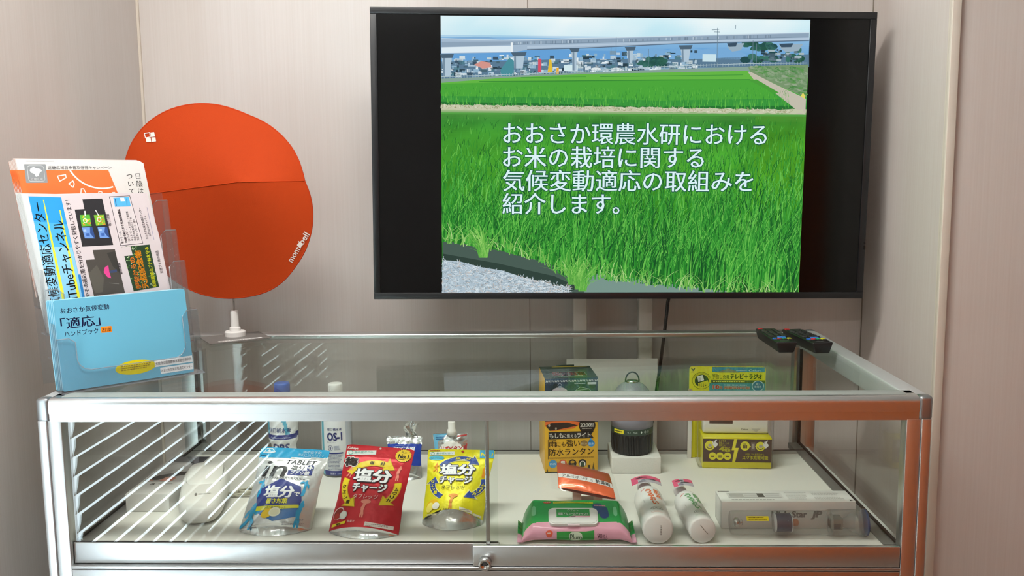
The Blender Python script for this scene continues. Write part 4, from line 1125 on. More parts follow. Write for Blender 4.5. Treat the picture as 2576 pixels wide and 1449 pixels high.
def runner(A, x, y, h, ax, col, L, pose=0):
    """small sporting figure, h tall; ax: horizontal units per vertical unit"""
    def P(a, c): return (x + a * h * ax, y + c * h)
    w = 0.145 * h
    def limb(pts, k=1.0):
        for i in range(len(pts) - 1):
            (x0, y0), (x1, y1) = P(*pts[i]), P(*pts[i + 1])
            dx, dy = (x1 - x0) / ax, y1 - y0; l = math.hypot(dx, dy) or 1
            nx, ny = -dy / l * w * k / 2, dx / l * w * k / 2
            A.raw([(x0 - nx * ax, y0 - ny), (x0 + nx * ax, y0 + ny), (x1 + nx * ax * .8, y1 + ny * .8), (x1 - nx * ax * .8, y1 - ny * .8)], [(3, 2, 1, 0)], col, L)
        knob(pts, k * .86)
    def knob(pts, k):
        for q in pts: A.ell(*P(*q), w * k / 2 * ax, w * k / 2, col, L, 10)
    A.ell(*P(0.08, 0.90), 0.085 * h * ax, 0.095 * h, col, L, 14)
    limb([(0.05, 0.82), (0.0, 0.45)], 2.0)
    if pose == 0:
        limb([(0, .45), (.18, .25), (.10, 0.0)], 1.25); limb([(0, .45), (-.18, .22), (-.42, .08)], 1.25); limb([(.05, .76), (.25, .58), (.38, .66)]); limb([(.05, .76), (-.2, .62), (-.3, .48)])
    elif pose == 1:
        limb([(0, .45), (.10, .2), (.12, 0)], 1.3); limb([(0, .45), (-.08, .2), (-.10, 0)], 1.3); limb([(.05, .78), (.22, .82), (.12, .98)]); limb([(.05, .76), (-.15, .6), (-.12, .42)])
    else:
        limb([(0, .45), (.06, .22), (-.04, 0)], 1.5); limb([(0, .45), (-.06, .22), (-.12, 0)], 1.5); limb([(.05, .78), (-.25, .84), (-.48, .80)]); limb([(.05, .76), (.28, .66), (.34, .5)])

# --- silver and blue tablet pouch
P1 = Pouch((-0.441, 0.080, DK), (-0.312, 0.088, DK), (-0.416, 0.154, -0.131), (-0.288, 0.154, -0.138), 0.030, 0.07, 0.045, 2)
b = MB()
P1.body(b, lambda s, t: lin('#2aa5d8') if t > 0.885 + 0.03 * (s - .5) else metal('#dfe1e2', 0.62), SILV, SILV)
A = Art()
CY, BK, NV = '#2b9fd0', '#1d1d20', '#2c3a86'
A.poly([(0.045, .935), (.075, .995), (.175, .998), (.225, .945)], '#3fb2e0', 1); A.line([(.05, .937), (.085, .982), (.165, .985), (.215, .945)], .008, '#eef6fa', 2, closed=True); A.poly([(.10, .95), (.125, .975), (.15, .955), (.135, .945)], '#eef6fa', 3); A.bars(.04, .928, .22, .942, 1, '#eef6fa', 3, .8, 4)
A.bars(0.02, .888, .14, .908, 1, '#1b2b4a', 3, .6, 2)
A.text('熱中症予防', .62, .945, .038, '#cdeaf6', 2, bold=.02, w=.27); A.text('声かけプロジェクト', .555, .908, .036, '#cdeaf6', 2, bold=.02, w=.38, shear=.1); A.bars(.64, .894, .90, .904, 1, '#a9daf0', 2, .6, 3)
A.text('in', .10, .635, .30, BK, 2, bold=.016, w=.34, shear=.16)
A.text('TABLET', .405, .795, .082, '#34343c', 2, bold=.02, w=.44, shear=.2)
A.text('塩分', .512, .730, .068, '#2b2b34', 2, bold=.015, w=.20, shear=.12); A.ell(.795, .757, .050, .038, NV, 2, 20); A.rect(.785, .728, .805, .786, '#f2f4f8', 3); A.rect(.757, .748, .833, .766, '#f2f4f8', 3)
A.poly([(.49, .655), (.845, .662), (.84, .722), (.485, .715)], NV, 2); A.text('ブドウ糖', .53, .670, .052, '#eef0f6', 3, bold=.035, w=.27, shear=.1)
A.bars(.10, .600, .83, .628, 2, '#5c5c66', 2, .38, 7, .02)
A.poly([(.12, .46), (.42, .613), (.745, .515), (.80, .34), (.79, .27), (.18, .24), (.135, .40)], NV, 2); A.poly([(.17, .248), (.79, .262), (.82, .19), (.77, .142), (.478, .087), (.21, .195)], '#2f6fb4', 2)
A.poly([(.19, .268), (.775, .290), (.785, .250), (.19, .212)], '#e6e22e', 4); A.text('レモン味タブレット', .31, .238, .036, '#3a3a4c', 5, bold=.02, w=.30)
A.text('塩分', .243, .388, .155, '#f6f8fa', 5, bold=.035, w=.42); A.text('で', .675, .398, .06, '#f6f8fa', 5, bold=.03, w=.075)
A.text('暑さ対策', .305, .306, .068, '#e9e445', 5, bold=.03, w=.30)
A.ell(.375, .185, .085, .058, '#f2c926', 5, 24, .3); A.ell(.475, .197, .080, .056, '#f6f3da', 6, 24); A.ell(.475, .197, .062, .042, '#eee9c6', 7, 24)
runner(A, .135, .015, .30, .9, CY, 3, 0); runner(A, .80, .03, .30, .62, CY, 4, 1); runner(A, .80, .41, .19, .8, CY, 4, 2); runner(A, .155, .40, .20, .6, CY, 3, 2)
A.bars(.06, .012, .30, .03, 1, '#555560', 4, .5, 3); A.bars(.62, .035, .90, .085, 3, '#8a8a94', 4, .4, 8); A.text('無果汁', .79, .095, .03, '#5b6b8a', 4, w=.09)
P1.art(b, A)
tag(b.build('pouch', M['foil']), 'silver standing pouch with light blue top band and dark "in" lettering', 'pouch')

# --- red salt tablet pouch
def salt(P, b, bg, ring, ringtx, tx2, fig, yel):
    A = Art()
    if not yel:
        A.text('Kabaya', .022, .945, .038, '#f4e4e2', 2, bold=.03, w=.15, shear=.1)
        A.poly([(.02, .872), (.45, .902), (.445, .952), (.018, .922)], '#e8f1ee', 2); A.text('熱中症ゼロへ', .13, .897, .032, '#62b8a8', 3, bold=.02, w=.28, rot=.07); A.arc(.075, .905, .030, .022, 0, 360, .008, '#62b8a8', 3)
        A.ell(.856, .912, .118, .080, '#3a1a14', 2, 30); A.ell(.856, .912, .108, .070, '#ecc92e', 3, 30)
        for k in range(22): a = 2 * PI * k / 22; A.ell(.856 + .108 * math.cos(a), .912 + .070 * math.sin(a), .012, .009, '#ecc92e', 3, 8)
        A.text('No.1', .856, .880, .070, '#1c1512', 4, bold=.03, w=.15, align='c', shear=.12); A.text('売上', .856, .942, .026, '#4a3a18', 4, w=.08, align='c'); A.bars(.80, .862, .91, .874, 1, '#6a5418', 4, .6, 2)
        A.text('梅', .035, .755, .105, '#231414', 5, bold=.06, w=.17, out='#f6ecea', ow=.06)
        A.ell(.50, .975, .016, .012, '#c8bdb8', 4, 12)
        arcs = ((.50, .53, .43, .268, 150, 48), (.50, .52, .405, .262, 162, 246), (.50, .53, .385, .25, 12, -62))
    else:
        A.bars(.03, .972, .19, .988, 1, '#b8402c', 3, .7, 3)
        A.poly([(.03, .912), (.405, .922), (.40, .970), (.028, .958)], '#eef3f0', 2); A.text('熱中症ゼロへ', .13, .928, .030, '#62b8b8', 3, bold=.02, w=.25, rot=.03); A.arc(.075, .937, .028, .018, 0, 360, .007, '#62b8a8', 3)
        A.ell(.138, .877, .115, .034, '#52bcd8', 2, 26); A.text('スポーツドリンク', .138, .865, .022, '#1c5a9a', 3, bold=.02, w=.18, align='c')
        A.poly([(.773, 0.995), (.985, 0.995), (1.0, .887), (.79, .887)], '#3aa6d6', 3); A.text('No.1', .888, .912, .060, '#f3e62e', 4, bold=.04, w=.17, align='c', rot=-.06)
        A.ell(.52, .972, .022, .013, '#a83424', 4, 12)
        arcs = ((.53, .545, .40, .330, 140, 46), (.52, .52, .40, .225, 236, 158), (.53, .54, .40, .225, 12, -72))
    for k, (cx, cy, rx, ry, a0, a1) in enumerate(arcs):
        A.arrow(cx, cy, rx, ry, a0, a1, .105, '#f4ee9a' if yel else '#d8a82a', 2, asp=.72, head=2.3, hl=24)
        A.arrow(cx, cy, rx, ry, a0, a1, .082, ring, 3, asp=.72, head=2.2, hl=22)
    c = arcs[0]; A.text('塩', c[0] - .10, c[1] + c[3] - .020, .042, ringtx, 5, bold=.03, w=.065, rot=.04); A.text('分', c[0] + .06, c[1] + c[3] - .020, .042, ringtx, 5, bold=.03, w=.065, rot=-.03)
    for (cx, cy, rx, ry, a0, a1), s in zip(arcs[1:], ('クエン酸', 'カリウム')):
        for i, ch in enumerate(s):
            f = .24 + .17 * i if not (yel and s == 'クエン酸') else .78 - .17 * i
            if s == 'カリウム': f = .68 - .15 * i
            a = math.radians(a0 + (a1 - a0) * f)
            A.text(ch, cx + rx * math.cos(a) - .03, cy + ry * math.sin(a) - .018, .048, ringtx, 5, bold=.03, w=.055)
    x0, w0, w1 = (.225, .53, .50)
    ty = (.572, .455, .376) if not yel else (.632, .512, .434)
    A.text('塩分', x0, ty[0] + .012, .158, '#f4f6fa', 7, bold=.035, w=w0, out='#1d2c5e' if yel else '#20202a', ow=.055)
    A.text('チャージ', x0 + .01, ty[1] + .008, .112, '#f4f6fa', 7, bold=.04, w=w1, out='#1d2c5e' if yel else '#20202a', ow=.055)
    A.text('タブレッツ', x0 + .05, ty[2], .062, tx2, 7, bold=.02, w=.37)
    runner(A, .47, .175, .17, .85, fig, 4, 1); A.ell(.49, .345, .075, .026, fig, 4, 18)
    runner(A, .14 if not yel else .15, .62 if not yel else .68, .13, .75, fig, 3, 0)
    runner(A, .845 if not yel else .90, .62, .16, .75, fig, 3, 1)
    if not yel:
        A.ell(.115, .20, .085, .070, '#f0d2cc', 3, 22, .4); A.ell(.115, .20, .072, .058, '#8c2622', 4, 22, .4); A.ell(.10, .165, .045, .036, '#b03028', 5, 18)
        A.ell(.205, .182, .058, .048, '#d9dad4', 6, 22); A.ell(.205, .186, .045, .036, '#eceae2', 7, 20)
        A.poly([(.058, .040), (.262, .090), (.268, .122), (.060, .074)], '#e9d222', 5); A.text('梅味', .165, .068, .030, '#4a1a12', 6, bold=.03, w=.07, align='c', rot=.2); A.text('無果汁', .29, .105, .032, '#f2d8d4', 5, w=.11)
        A.poly([(.55, .118), (.928, .086), (.930, .044), (.545, .072)], '#e6dcd6', 5); A.bars(.57, .066, .90, .098, 2, '#8a7a76', 6, .4, 9)
    else:
        A.ell(.16, .225, .10, .070, '#e8b81c', 3, 22, .5); A.ell(.13, .19, .055, .070, '#f4e46a', 4, 20, -.4); A.ell(.235, .205, .060, .048, '#f4f1e2', 6, 22)
        A.poly([(.055, .035), (.32, .122), (.335, .152), (.07, .062)], '#24261e', 5); A.bars(.10, .065, .28, .118, 1, '#d8d2a0', 6, .4, 3); A.text('無果汁', .36, .145, .030, '#7a6a1c', 5, w=.10)
        A.poly([(.615, .195), (.816, .150), (.826, .108), (.622, .150)], '#f0ecd8', 5); A.bars(.63, .128, .80, .165, 2, '#9a9474', 6, .4, 4)
        A.poly([(.83, .125), (.96, .10), (.965, .072), (.835, .096)], '#f0ecd8', 5)
    P.art(b, A)
P2 = Pouch((-0.277, 0.076, DK), (-0.149, 0.062, DK), (-0.252, 0.139, -0.121), (-0.127, 0.139, -0.132), 0.028, 0.055, 0.05, 5)
b = MB(); P2.body(b, lambda s, t: metal('#c2222e', 0.22), SILV, SILV); salt(P2, b, None, '#ecd224', '#3a2a10', '#f2d6d2', '#ec8f7c', False)
tag(b.build('pouch', M['foil']), 'red standing pouch of salt tablets with yellow ring of arrows', 'pouch')
P3 = Pouch((-0.114, 0.116, DK), (-0.003, 0.111, DK), (-0.108, 0.183, -0.145), (0.019, 0.183, -0.147), 0.034, 0.16, 0.035, 8)
b = MB(); P3.body(b, lambda s, t: metal('#e6dc1a', 0.12) if t > .05 + .1 * math.sin(PI * s) else metal('#d3d5d6', .7), SILV, metal('#cfd0cc', 0.75)); salt(P3, b, None, '#27489a', '#f0e42c', '#4a4210', '#ee9a1e', True)
tag(b.build('pouch', M['foil']), 'yellow standing pouch of salt tablets with blue ring of arrows', 'pouch')

# --- two drink pouches with spouts, at the back
def drink(name, label, BL, BR, TL, TR, colfn, art, spout, seed, capc):
    P = Pouch(BL, BR, TL, TR, 0.020, 0.12, 0.06, seed, 0.003, seal=.95)
    t = thing(name, label, 'drink pouch', ((BL[0] + BR[0]) / 2, (BL[1] + BR[1]) / 2, DK))
    b = MB(); P.body(b, colfn, SILV, SILV, 40, 56); A = Art(); art(A); P.art(b, A); b.build('bag', M['foil'], t)
    x, y, z0, z1, r = spout
    b = MB(); X = Matrix.Translation((x, y, 0))
    if capc: b.lathe([(r * 1.45, z0 - .004), (r * 1.25, z0 + .006), (r, z0 + .008), (r, z1 - .001), (r * .9, z1)], 20, capc, 0, X); b.build('spout', M['satin'], t)
    else:
        b.grid(lambda s, q: np.stack([x - .013 + .026 * s + .007 * q + .004 * np.sin(7 * q), y + .004 * np.sin(9 * s + 5 * q), z0 - .012 + (z1 - z0 + .016) * q + .004 * np.sin(5 * s)], 1), np.linspace(0, 1, 9), np.linspace(0, 1, 9), metal('#d8dadb', .9)); b.build('spout_flap', M['foil'], t)
    return t
def art_poc(A):
    A.text('POCARI', .50, .645, .115, '#eef2fa', 2, bold=.035, w=.62, align='c'); A.text('SWEAT', .50, .525, .115, '#eef2fa', 2, bold=.035, w=.58, align='c'); A.bars(.25, .752, .60, .765, 1, '#a9b4dc', 2, .6, 2)
drink('drink_pouch', 'silver drink pouch with a deep blue label band behind the red pouch', (-0.212, 0.372, DK), (-0.147, 0.366, DK), (-0.226, 0.40, -0.183), (-0.148, 0.40, -0.183),
      lambda s, t: lin('#1f3fa6') if .28 < t < .80 else metal('#d3d5d6', .9), art_poc, (-0.176, 0.40, -0.178, -0.157, 0.0075), 3, None)
def art_lip(A):
    p = [];
    for k in range(40):
        a = 2 * PI * k / 40; r = 1.0 if k % 2 else .93; p.append((.52 + .40 * r * math.cos(a), .50 + .33 * r * math.sin(a)))
    A.poly(p, '#f0eeea', 2)
    A.text('リポビタン', .52, .60, .115, '#c02832', 3, bold=.035, w=.62, align='c', shear=.12); A.text('アイススラリー', .52, .47, .105, '#c02832', 3, bold=.035, w=.66, align='c', shear=.12)
    A.poly([(.0, .30), (.13, .45), (.12, .80), (.30, .90), (.42, .99), (.02, .985)], '#6fb6dc', 1); A.poly([(.88, .15), (.985, .1), (.985, .75), (.91, .68)], '#b03a40', 1); A.bars(.08, .84, .34, .93, 2, '#2c5f9a', 3, .4, 5); A.poly([(.68, .93), (.96, .965), (.96, .93), (.70, .90)], '#b83a3a', 2); A.bars(.72, .80, .92, .89, 3, '#4a4a50', 2, .35, 2)
drink('drink_pouch', 'silver ice slurry pouch with white spout and red lettering behind the yellow pouch', (-0.118, 0.388, DK), (-0.052, 0.388, DK), (-0.126, 0.40, -0.178), (-0.049, 0.40, -0.176),
      lambda s, t: metal('#d3d5d6', .85), art_lip, (-0.0845, 0.40, -0.176, -0.152, 0.0078), 6, '#eceae6')

# --- two rehydration drink bottles
def bottle(name, label, cx, cy, prof, capr, capz0, capz1, capc, lab, art):
    t = thing(name, label, 'bottle', (cx, cy, DK))
    X = Matrix.Translation((cx, cy, 0))
    b = MB(); b.lathe(prof, 40, '#ffffff', 0, X); b.build('bottle_body', mclear, t)
    b = MB(); n = 48; h = capz1 - capz0
    b.lathe([(capr, capz0), (capr, capz1 - .003), (capr * .93, capz1 - .0006), (capr * .8, capz1), (.001, capz1)], 40, capc, 0, X)
    for k in range(36):
        a = 2 * PI * k / 36; b.box(-0.0004, .0004, -.0004, .0006, capz0 + .004, capz1 - .004, capc, 0, xf=Matrix.Translation((cx + capr * math.cos(a), cy + capr * math.sin(a), 0)) @ Matrix.Rotation(a + PI / 2, 4, 'Z'))
    b.lathe([(capr * 1.06, capz0 - .0035), (capr * 1.06, capz0 - .0008)], 40, capc, 0, X); b.build('cap', M['satin'], t)
    z0, z1, rf, wrap, colfn = lab
    b = MB(); us = np.linspace(-wrap, wrap, 41); vs = np.linspace(0, z1 - z0, 37)
    fn = cyl(cx, cy, lambda z: rf(z + z0) + .0004, z0)
    b.grid(lambda u, v: fn(u, v)[0], us, vs, colfn=colfn, smooth=True)
    A = Art(); art(A); A.apply(b, fn, d=.00018, maxlen=.008, smooth=True); b.build('label_sleeve', M['card'], t)
    return t
def prof_r(prof): 
    zs = [p[1] for p in prof]; rs = [p[0] for p in prof]
    return lambda z: float(np.interp(z, zs, rs))
pr1 = [(.024, DK + .0005), (.0290, DK + .004), (.0300, DK + .012), (.0295, -.228), (.0262, -.214), (.0265, -.205), (.0318, -.192), (.0322, -.150), (.0310, -.128), (.0235, -.108), (.0150, -.098), (.0145, -.088)]
def c1(u, v):
    z = -.252 + v
    if abs(z + .1835 - .9 * (u * u) / .06 * .1) < .0055: return lin('#2a3484')
    if z > -.178 and (.013 + (z + .178) * -.25 < u < .022 + (z + .178) * -.3 or -.036 < u < -.026): return lin('#5fb4d2')
    return lin('#eceef0')
def a1(A):
    A.text('経口補水液', -.001, .0800, .0115, '#223a78', 3, bold=.02, w=.050, align='c'); A.text('Oral Rehydration Solution', .000, .0662, .0052, '#cfd6ee', 3, bold=.01, w=.044, align='c'); A.text('ORS', .000, .0345, .0270, '#232c74', 3, bold=.04, w=.036, align='c')
    A.bars(-.02, .004, .02, .028, 5, '#8f96b4', 3, .4, 4)
bottle('drink_bottle', 'slim clear bottle with blue cap and white blue label, left of the two', -0.452, 0.42, pr1, .0163, -.0945, -.0700, '#2f5fb4', (-.252, -.125, prof_r(pr1), .046, c1), a1)
pr2 = [(.026, DK + .0005), (.0315, DK + .004), (.0325, DK + .010), (.0325, -.150), (.0322, -.130), (.0240, -.108), (.0150, -.097), (.0145, -.087)]
def c2(u, v):
    z = -.260 + v
    if u < -.0245: return lin('#5fb2c8') if u > -.034 else lin('#e6e9ea')
    if z < -.2495: return lin('#2b3480')
    if u > .026: return lin('#c6cdd8')
    return lin('#e9ebee')
def a2(A):
    A.text('経口補水液', .002, .0985, .0066, '#2c3470', 3, bold=.02, w=.030, align='c'); A.text('OS-1', .002, .0770, .0240, '#2a3070', 3, bold=.04, w=.031, align='c'); A.text('オーエスワン', -.005, .0715, .0038, '#4a5080', 3, w=.020, align='c')
    A.arc(-.0075, .0605, .0048, .0058, 0, 360, .0008, '#4a5080', 3); A.poly([(-.0088, .0570), (-.0062, .0570), (-.0062, .0630), (-.0088, .0630)], '#2a3070', 3); A.bars(.000, .0555, .014, .066, 4, '#8088a8', 3, .4, 3)
    A.rect(-.0145, .0478, .0190, .0505, '#2b3480', 3); A.bars(-.0145, .0125, .0185, .0455, 11, '#7d84a0', 3, .4, 8, .10); A.text('無果汁', -.009, .0030, .0050, '#e6e9f6', 3, w=.012); A.text('500ml', .0055, .0030, .0042, '#b9c0e2', 3, w=.011)
bottle('drink_bottle', 'straight clear bottle with white cap and a plain white label, right of the two', -0.331, 0.398, pr2, .0150, -.0925, -.0665, '#ecebe8', (-.260, -.128, prof_r(pr2), .044, c2), a2)

# --- white handheld device with its cable, on and beside a flat picture box
dv = thing('handheld_device', 'white rounded handheld device with a raised round-cornered pad lying in the case', 'device', (-0.545, 0.192, DK + 0.0125), Matrix.Rotation(math.radians(13.5), 3, 'Z') @ Matrix.Rotation(math.radians(7.2), 3, 'X'))
def supell(n, a, c, e): 
    return [(math.copysign(abs(math.cos(t)) ** (2 / e), math.cos(t)) * a, math.copysign(abs(math.sin(t)) ** (2 / e), math.sin(t)) * c) for t in [2 * PI * k / n for k in range(n)]]
b = MB(); V = []; F = []; n = 64
lev = [(.82, .0006), (.93, .003), (.99, .010), (1.0, .018), (.985, .026), (.94, .033), (.84, .0385), (.66, .0415), (.35, .0425), (.02, .0428)]
for k, z in lev:
    for x, y in supell(n, .0435 * k, .096 * (k if k > .8 else .8 * k / .8), 3.2):
        V.append((x * (1.0 + .10 * y / .096), y, z + .006 * (y / .096) * (z / .043)))
for i in range(len(lev) - 1):
    for k in range(n): F.append((i * n + k, i * n + (k + 1) % n, (i + 1) * n + (k + 1) % n, (i + 1) * n + k))
F.append(tuple(range(n - 1, -1, -1))); b.add(V, F, '#e4e2dc', 0, True); b.build('body', M['satin'], dv, local=True)
b = MB(); V = []; F = []
for k, z in ((1.0, .030), (1.0, .0412), (.96, .0430), (.5, .0441), (.02, .0444)):
    for x, y in supell(n, .0335 * k, .044 * k, 3.6): V.append((x, y + .034, z + .0028 + .006 * y / .096))
for i in range(4):
    for k in range(n): F.append((i * n + k, i * n + (k + 1) % n, (i + 1) * n + (k + 1) % n, (i + 1) * n + k))
b.add(V, F, '#e9e7e1', 0, True); b.build('pad', M['satin'], dv, local=True)
b = MB(); V = []; F = []
for x, y in supell(n, .0350, .0456, 3.6): V.append((x, y + .034, .0380 + .006 * y / .096))
for x, y in supell(n, .0337, .0442, 3.6): V.append((x, y + .034, .0434 + .006 * y / .096))
b.add(V, [(k, (k + 1) % n, n + (k + 1) % n, n + k) for k in range(n)], '#8f8d88', 0, True); b.build('pad_groove_shade', M['satin'], dv, local=True)  # groove ring coloured dark to paint the shadow line round the pad
b = MB(); A = Art(); A.rect(-.010, -.050, -.0065, -.042, '#8a8883', 0); A.bars(-.003, -.0475, .020, -.0445, 1, '#8a8883', 0, .5, 3); A.apply(b, flat((0, 0, .0423), (1, 0, 0), (0, 1, .04)), d=.0003); b.build('marking', M['satin'], dv, local=True)
b = MB(); pts = []
for k in range(70):
    a = k * .40; pts.append((-.497 + .026 * math.cos(a) * (1 + .2 * math.sin(k * .13)) + .0005 * k, .262 + .013 * math.sin(a + .4), DK + .0030 + .0028 * (k / 16)))
pts += [(-.425, .250, DK + .006), (-.395, .243, DK + .0028), (-.370, .238, DK + .0024)]
b.tube(pts, .0021, 7, '#bdb8a6'); tag(b.build('cable', M['satin']), 'coiled pale cable lying between the white device and the silver pouch', 'cable')
fb = MB(); fb.box(-.690, -.606, .172, .402, DK + .0004, -.2295, '#e4e3df', 0, r=.0006)
A = Art()
A.poly([(.002, .070), (.080, .070), (.080, .229), (.002, .229)], '#c9c6c4', 0); A.poly([(.002, .19), (.080, .19), (.080, .229), (.002, .229)], '#6d6b70', 1); A.poly([(.030, .229), (.080, .229), (.080, .165), (.062, .175)], '#3c3c44', 2); A.poly([(.040, .229), (.056, .229), (.076, .178), (.066, .178)], '#77757e', 3)
A.poly([(.002, .15), (.030, .18), (.060, .185), (.06, .17), (.03, .135), (.002, .11)], '#dad7d6', 2); A.poly([(.004, .075), (.02, .105), (.05, .125), (.078, .135), (.078, .115), (.05, .10), (.03, .08)], '#4a4748', 3); A.poly([(.034, .072), (.040, .096), (.054, .100), (.062, .090), (.060, .072)], '#d8907c', 4); A.poly([(.008, .072), (.014, .082), (.022, .078), (.022, .072)], '#d8a898', 4)
A.text('iR', .025, .052, .012, '#55534f', 1, bold=.02); A.bars(.04, .055, .07, .060, 1, '#9a9894', 1, .6, 3)
A.apply(fb, flat((-.690, .172, -.2295), (1, 0, 0), (0, 1, 0)), d=.00015)
tag(fb.build('carton', M['card']), 'flat white carton with a grey photo on its lid behind the white device', 'carton')

# --- lantern carton
lb = thing('lantern_carton', 'yellow and dark green lantern carton standing beside the lantern', 'carton', (0.165, 0.46, DK), Matrix.Rotation(math.radians(5.5), 3, 'Z'))
w, dpt, h = 0.1135, 0.118, 0.2065
b = MB(); b.box(-w / 2, w / 2, -dpt / 2, dpt / 2, .0004, h, '#e2ae1e', 0, r=.0007)
A = Art(); fo = (-w / 2, -dpt / 2, 0)
def U(X): return (X - 40) / 670 * w
def Vv(Y): return (1390 - Y) / 1185 * h
def R(x0, y0, x1, y1, c, L): A.rect(U(x0), Vv(y1), U(x1), Vv(y0), c, L)
R(42, 205, 708, 760, '#31425a', 1)
for k in range(40): A.ell(RNG.uniform(.01, w - .01), RNG.uniform(Vv(640), Vv(270)), RNG.uniform(.003, .010), RNG.uniform(.003, .008), ['#3d536e', '#2a3a4c', '#4a6480', '#26323a', '#38503f'][k % 5], 2, 10)
R(42, 205, 708, 230, '#274a66', 2)
for k in range(34): x = U(52 + k * 19.3); A.poly([(x, Vv(252)), (x + .0016, Vv(252)), (x + .0030, Vv(230)), (x + .0014, Vv(230))], '#d6dde0', 3)
A.ell(U(228), Vv(415), .0200, .0175, '#c9bccb', 3, 26); R(215, 300, 250, 325, '#9aa2b4', 4); A.arc(U(230), Vv(300), .0042, .0052, 0, 180, .0009, '#b4bcc8', 4)
A.poly([(U(370), Vv(402)), (U(490), Vv(318)), (U(600), Vv(345)), (U(650), Vv(402))], '#2c4a3c', 3); A.line([(U(370), Vv(400)), (U(490), Vv(318)), (U(600), Vv(345)), (U(650), Vv(400))], .0008, '#b8d0c4', 4); A.line([(U(430), Vv(362)), (U(600), Vv(345))], .0008, '#b8d0c4', 4)
A.bars(U(415), Vv(285), U(560), Vv(265), 1, '#aab4c2', 3, .6, 3); R(580, 262, 690, 290, '#c8d0d8', 3)
A.poly([(U(45), Vv(740)), (U(330), Vv(735)), (U(520), Vv(760)), (U(400), Vv(835)), (U(130), Vv(860)), (U(45), Vv(800))], '#dc6a2c', 3); A.poly([(U(50), Vv(790)), (U(120), Vv(760)), (U(330), Vv(758)), (U(460), Vv(800)), (U(200), Vv(845)), (U(100), Vv(855))], '#2e2018', 4); A.ell(U(95), Vv(790), .0022, .0030, '#c8b8a8', 5, 12); A.ell(U(180), Vv(830), .0020, .0028, '#a89888', 5, 12)
A.ell(U(575), Vv(800), .0178, .0180, '#241a12', 5, 28); A.text('2200', U(555), Vv(818), .0110, '#f4f0e8', 6, bold=.03, w=.0225, align='c'); A.text('電池', U(640), Vv(800), .0055, '#f4f0e8', 6, w=.0065, align='c'); A.text('mAh', U(640), Vv(820), .0042, '#f4f0e8', 6, w=.0070, align='c'); A.bars(U(510), Vv(845), U(640), Vv(833), 1, '#d8d0c0', 6, .6, 3)
A.poly([(U(85), Vv(872)), (U(660), Vv(872)), (U(625), Vv(915)), (U(660), Vv(962)), (U(85), Vv(962))], '#25201a', 5); A.text('もしも', U(98), Vv(945), .0122, '#f6f2ea', 6, bold=.03, w=.0290); A.text('に備える', U(275), Vv(945), .0098, '#f6f2ea', 6, bold=.015, w=.0280); A.text('ライト', U(448), Vv(945), .0120, '#f6f2ea', 6, bold=.03, w=.0285)
DB = '#3a2408'
A.text('雨', U(90), Vv(1055), .0172, DB, 6, bold=.02, w=.0155); A.text('にも', U(185), Vv(1055), .0120, DB, 6, bold=.01, w=.0195); A.text('強い', U(312), Vv(1055), .0170, DB, 6, bold=.02, w=.0285)
A.ell(U(535), Vv(1025), .0082, .0066, '#8a6a34', 6, 22); A.text('防じん', U(535), Vv(1038), .0052, '#e6d8b4', 7, bold=.02, w=.0130, align='c'); A.ell(U(627), Vv(1030), .0076, .0070, '#3a8ed0', 6, 20); A.poly([(U(590), Vv(1010)), (U(618), Vv(955)), (U(664), Vv(1010))], '#3a8ed0', 6); A.text('防水', U(627), Vv(1043), .0056, '#e8f2fa', 7, bold=.02, w=.0110, align='c')
A.text('防水ランタン', U(92), Vv(1165), .0175, DB, 6, bold=.02, w=.0955)
for k in range(46): x = U(88 + k * 12.4); A.poly([(x, Vv(1212)), (x + .0009, Vv(1212)), (x + .0016, Vv(1192)), (x + .0007, Vv(1192))], '#8a6a1a', 6)
A.rect(U(78), Vv(1215), U(84), Vv(965), DB, 6)
for X_, c in ((140, '#3a96cc'), (265, '#d8582c'), (388, '#2e2010'), (515, '#1f1a16')): A.ell(U(X_), Vv(1275), .0086, .0088, c, 6, 26)
A.text('IP65', U(140), Vv(1288), .0062, '#d8ecf6', 7, bold=.02, w=.0125, align='c'); A.poly(rr_poly(U(240), Vv(1312), U(292), Vv(1240), .0016, 3), '#f0e4da', 7)
for r_ in (.0024, .0042, .0060): A.arc(U(388), Vv(1280), r_, r_, 35, 145, .0011, '#e2b01e', 7)
A.text('3D', U(388), Vv(1312), .0056, '#e2b01e', 7, bold=.03, w=.0070, align='c'); A.arc(U(515), Vv(1285), .0056, .0062, 0, 180, .0012, '#f0ece4', 7); A.rect(U(478), Vv(1305), U(492), Vv(1270), '#f0ece4', 7); A.rect(U(538), Vv(1305), U(552), Vv(1270), '#f0ece4', 7); A.rect(U(498), Vv(1310), U(532), Vv(1262), '#2c4a34', 7)
R(42, 1375, 708, 1390, '#1d2a1c', 6); A.poly([(U(655), Vv(1262)), (U(672), Vv(1375)), (U(638), Vv(1375))], '#5a4a14', 7); A.rect(U(584), Vv(1372), U(614), Vv(1302), '#2a2418', 7); A.text('IP', U(560), Vv(1370), .0050, '#4a3a10', 7, w=.005, align='c'); A.poly([(U(68), Vv(1325)), (U(76), Vv(1370)), (U(60), Vv(1370))], '#3a3410', 7)
A.apply(b, flat(fo, (1, 0, 0), (0, 0, 1)), d=.00008)
A = Art(); A.rect(0, 0, w, dpt, '#24382c', 0); A.rect(.006, .012, w - .006, .0135, '#7d9a86', 1); A.rect(.006, .062, w - .006, .0635, '#7d9a86', 1)
A.text('災害対策', w / 2, .026, .036, '#c23a34', 2, bold=.02, w=.072, align='c', out='#f2e6e0', ow=.035); A.bars(.030, .016, .085, .021, 1, '#b8c8bc', 2, .6, 4); A.rect(.066, .0155, .084, .0215, '#d8d4ae', 3)
A.rect(.028, .110, w - .006, .115, '#caa62a', 1)
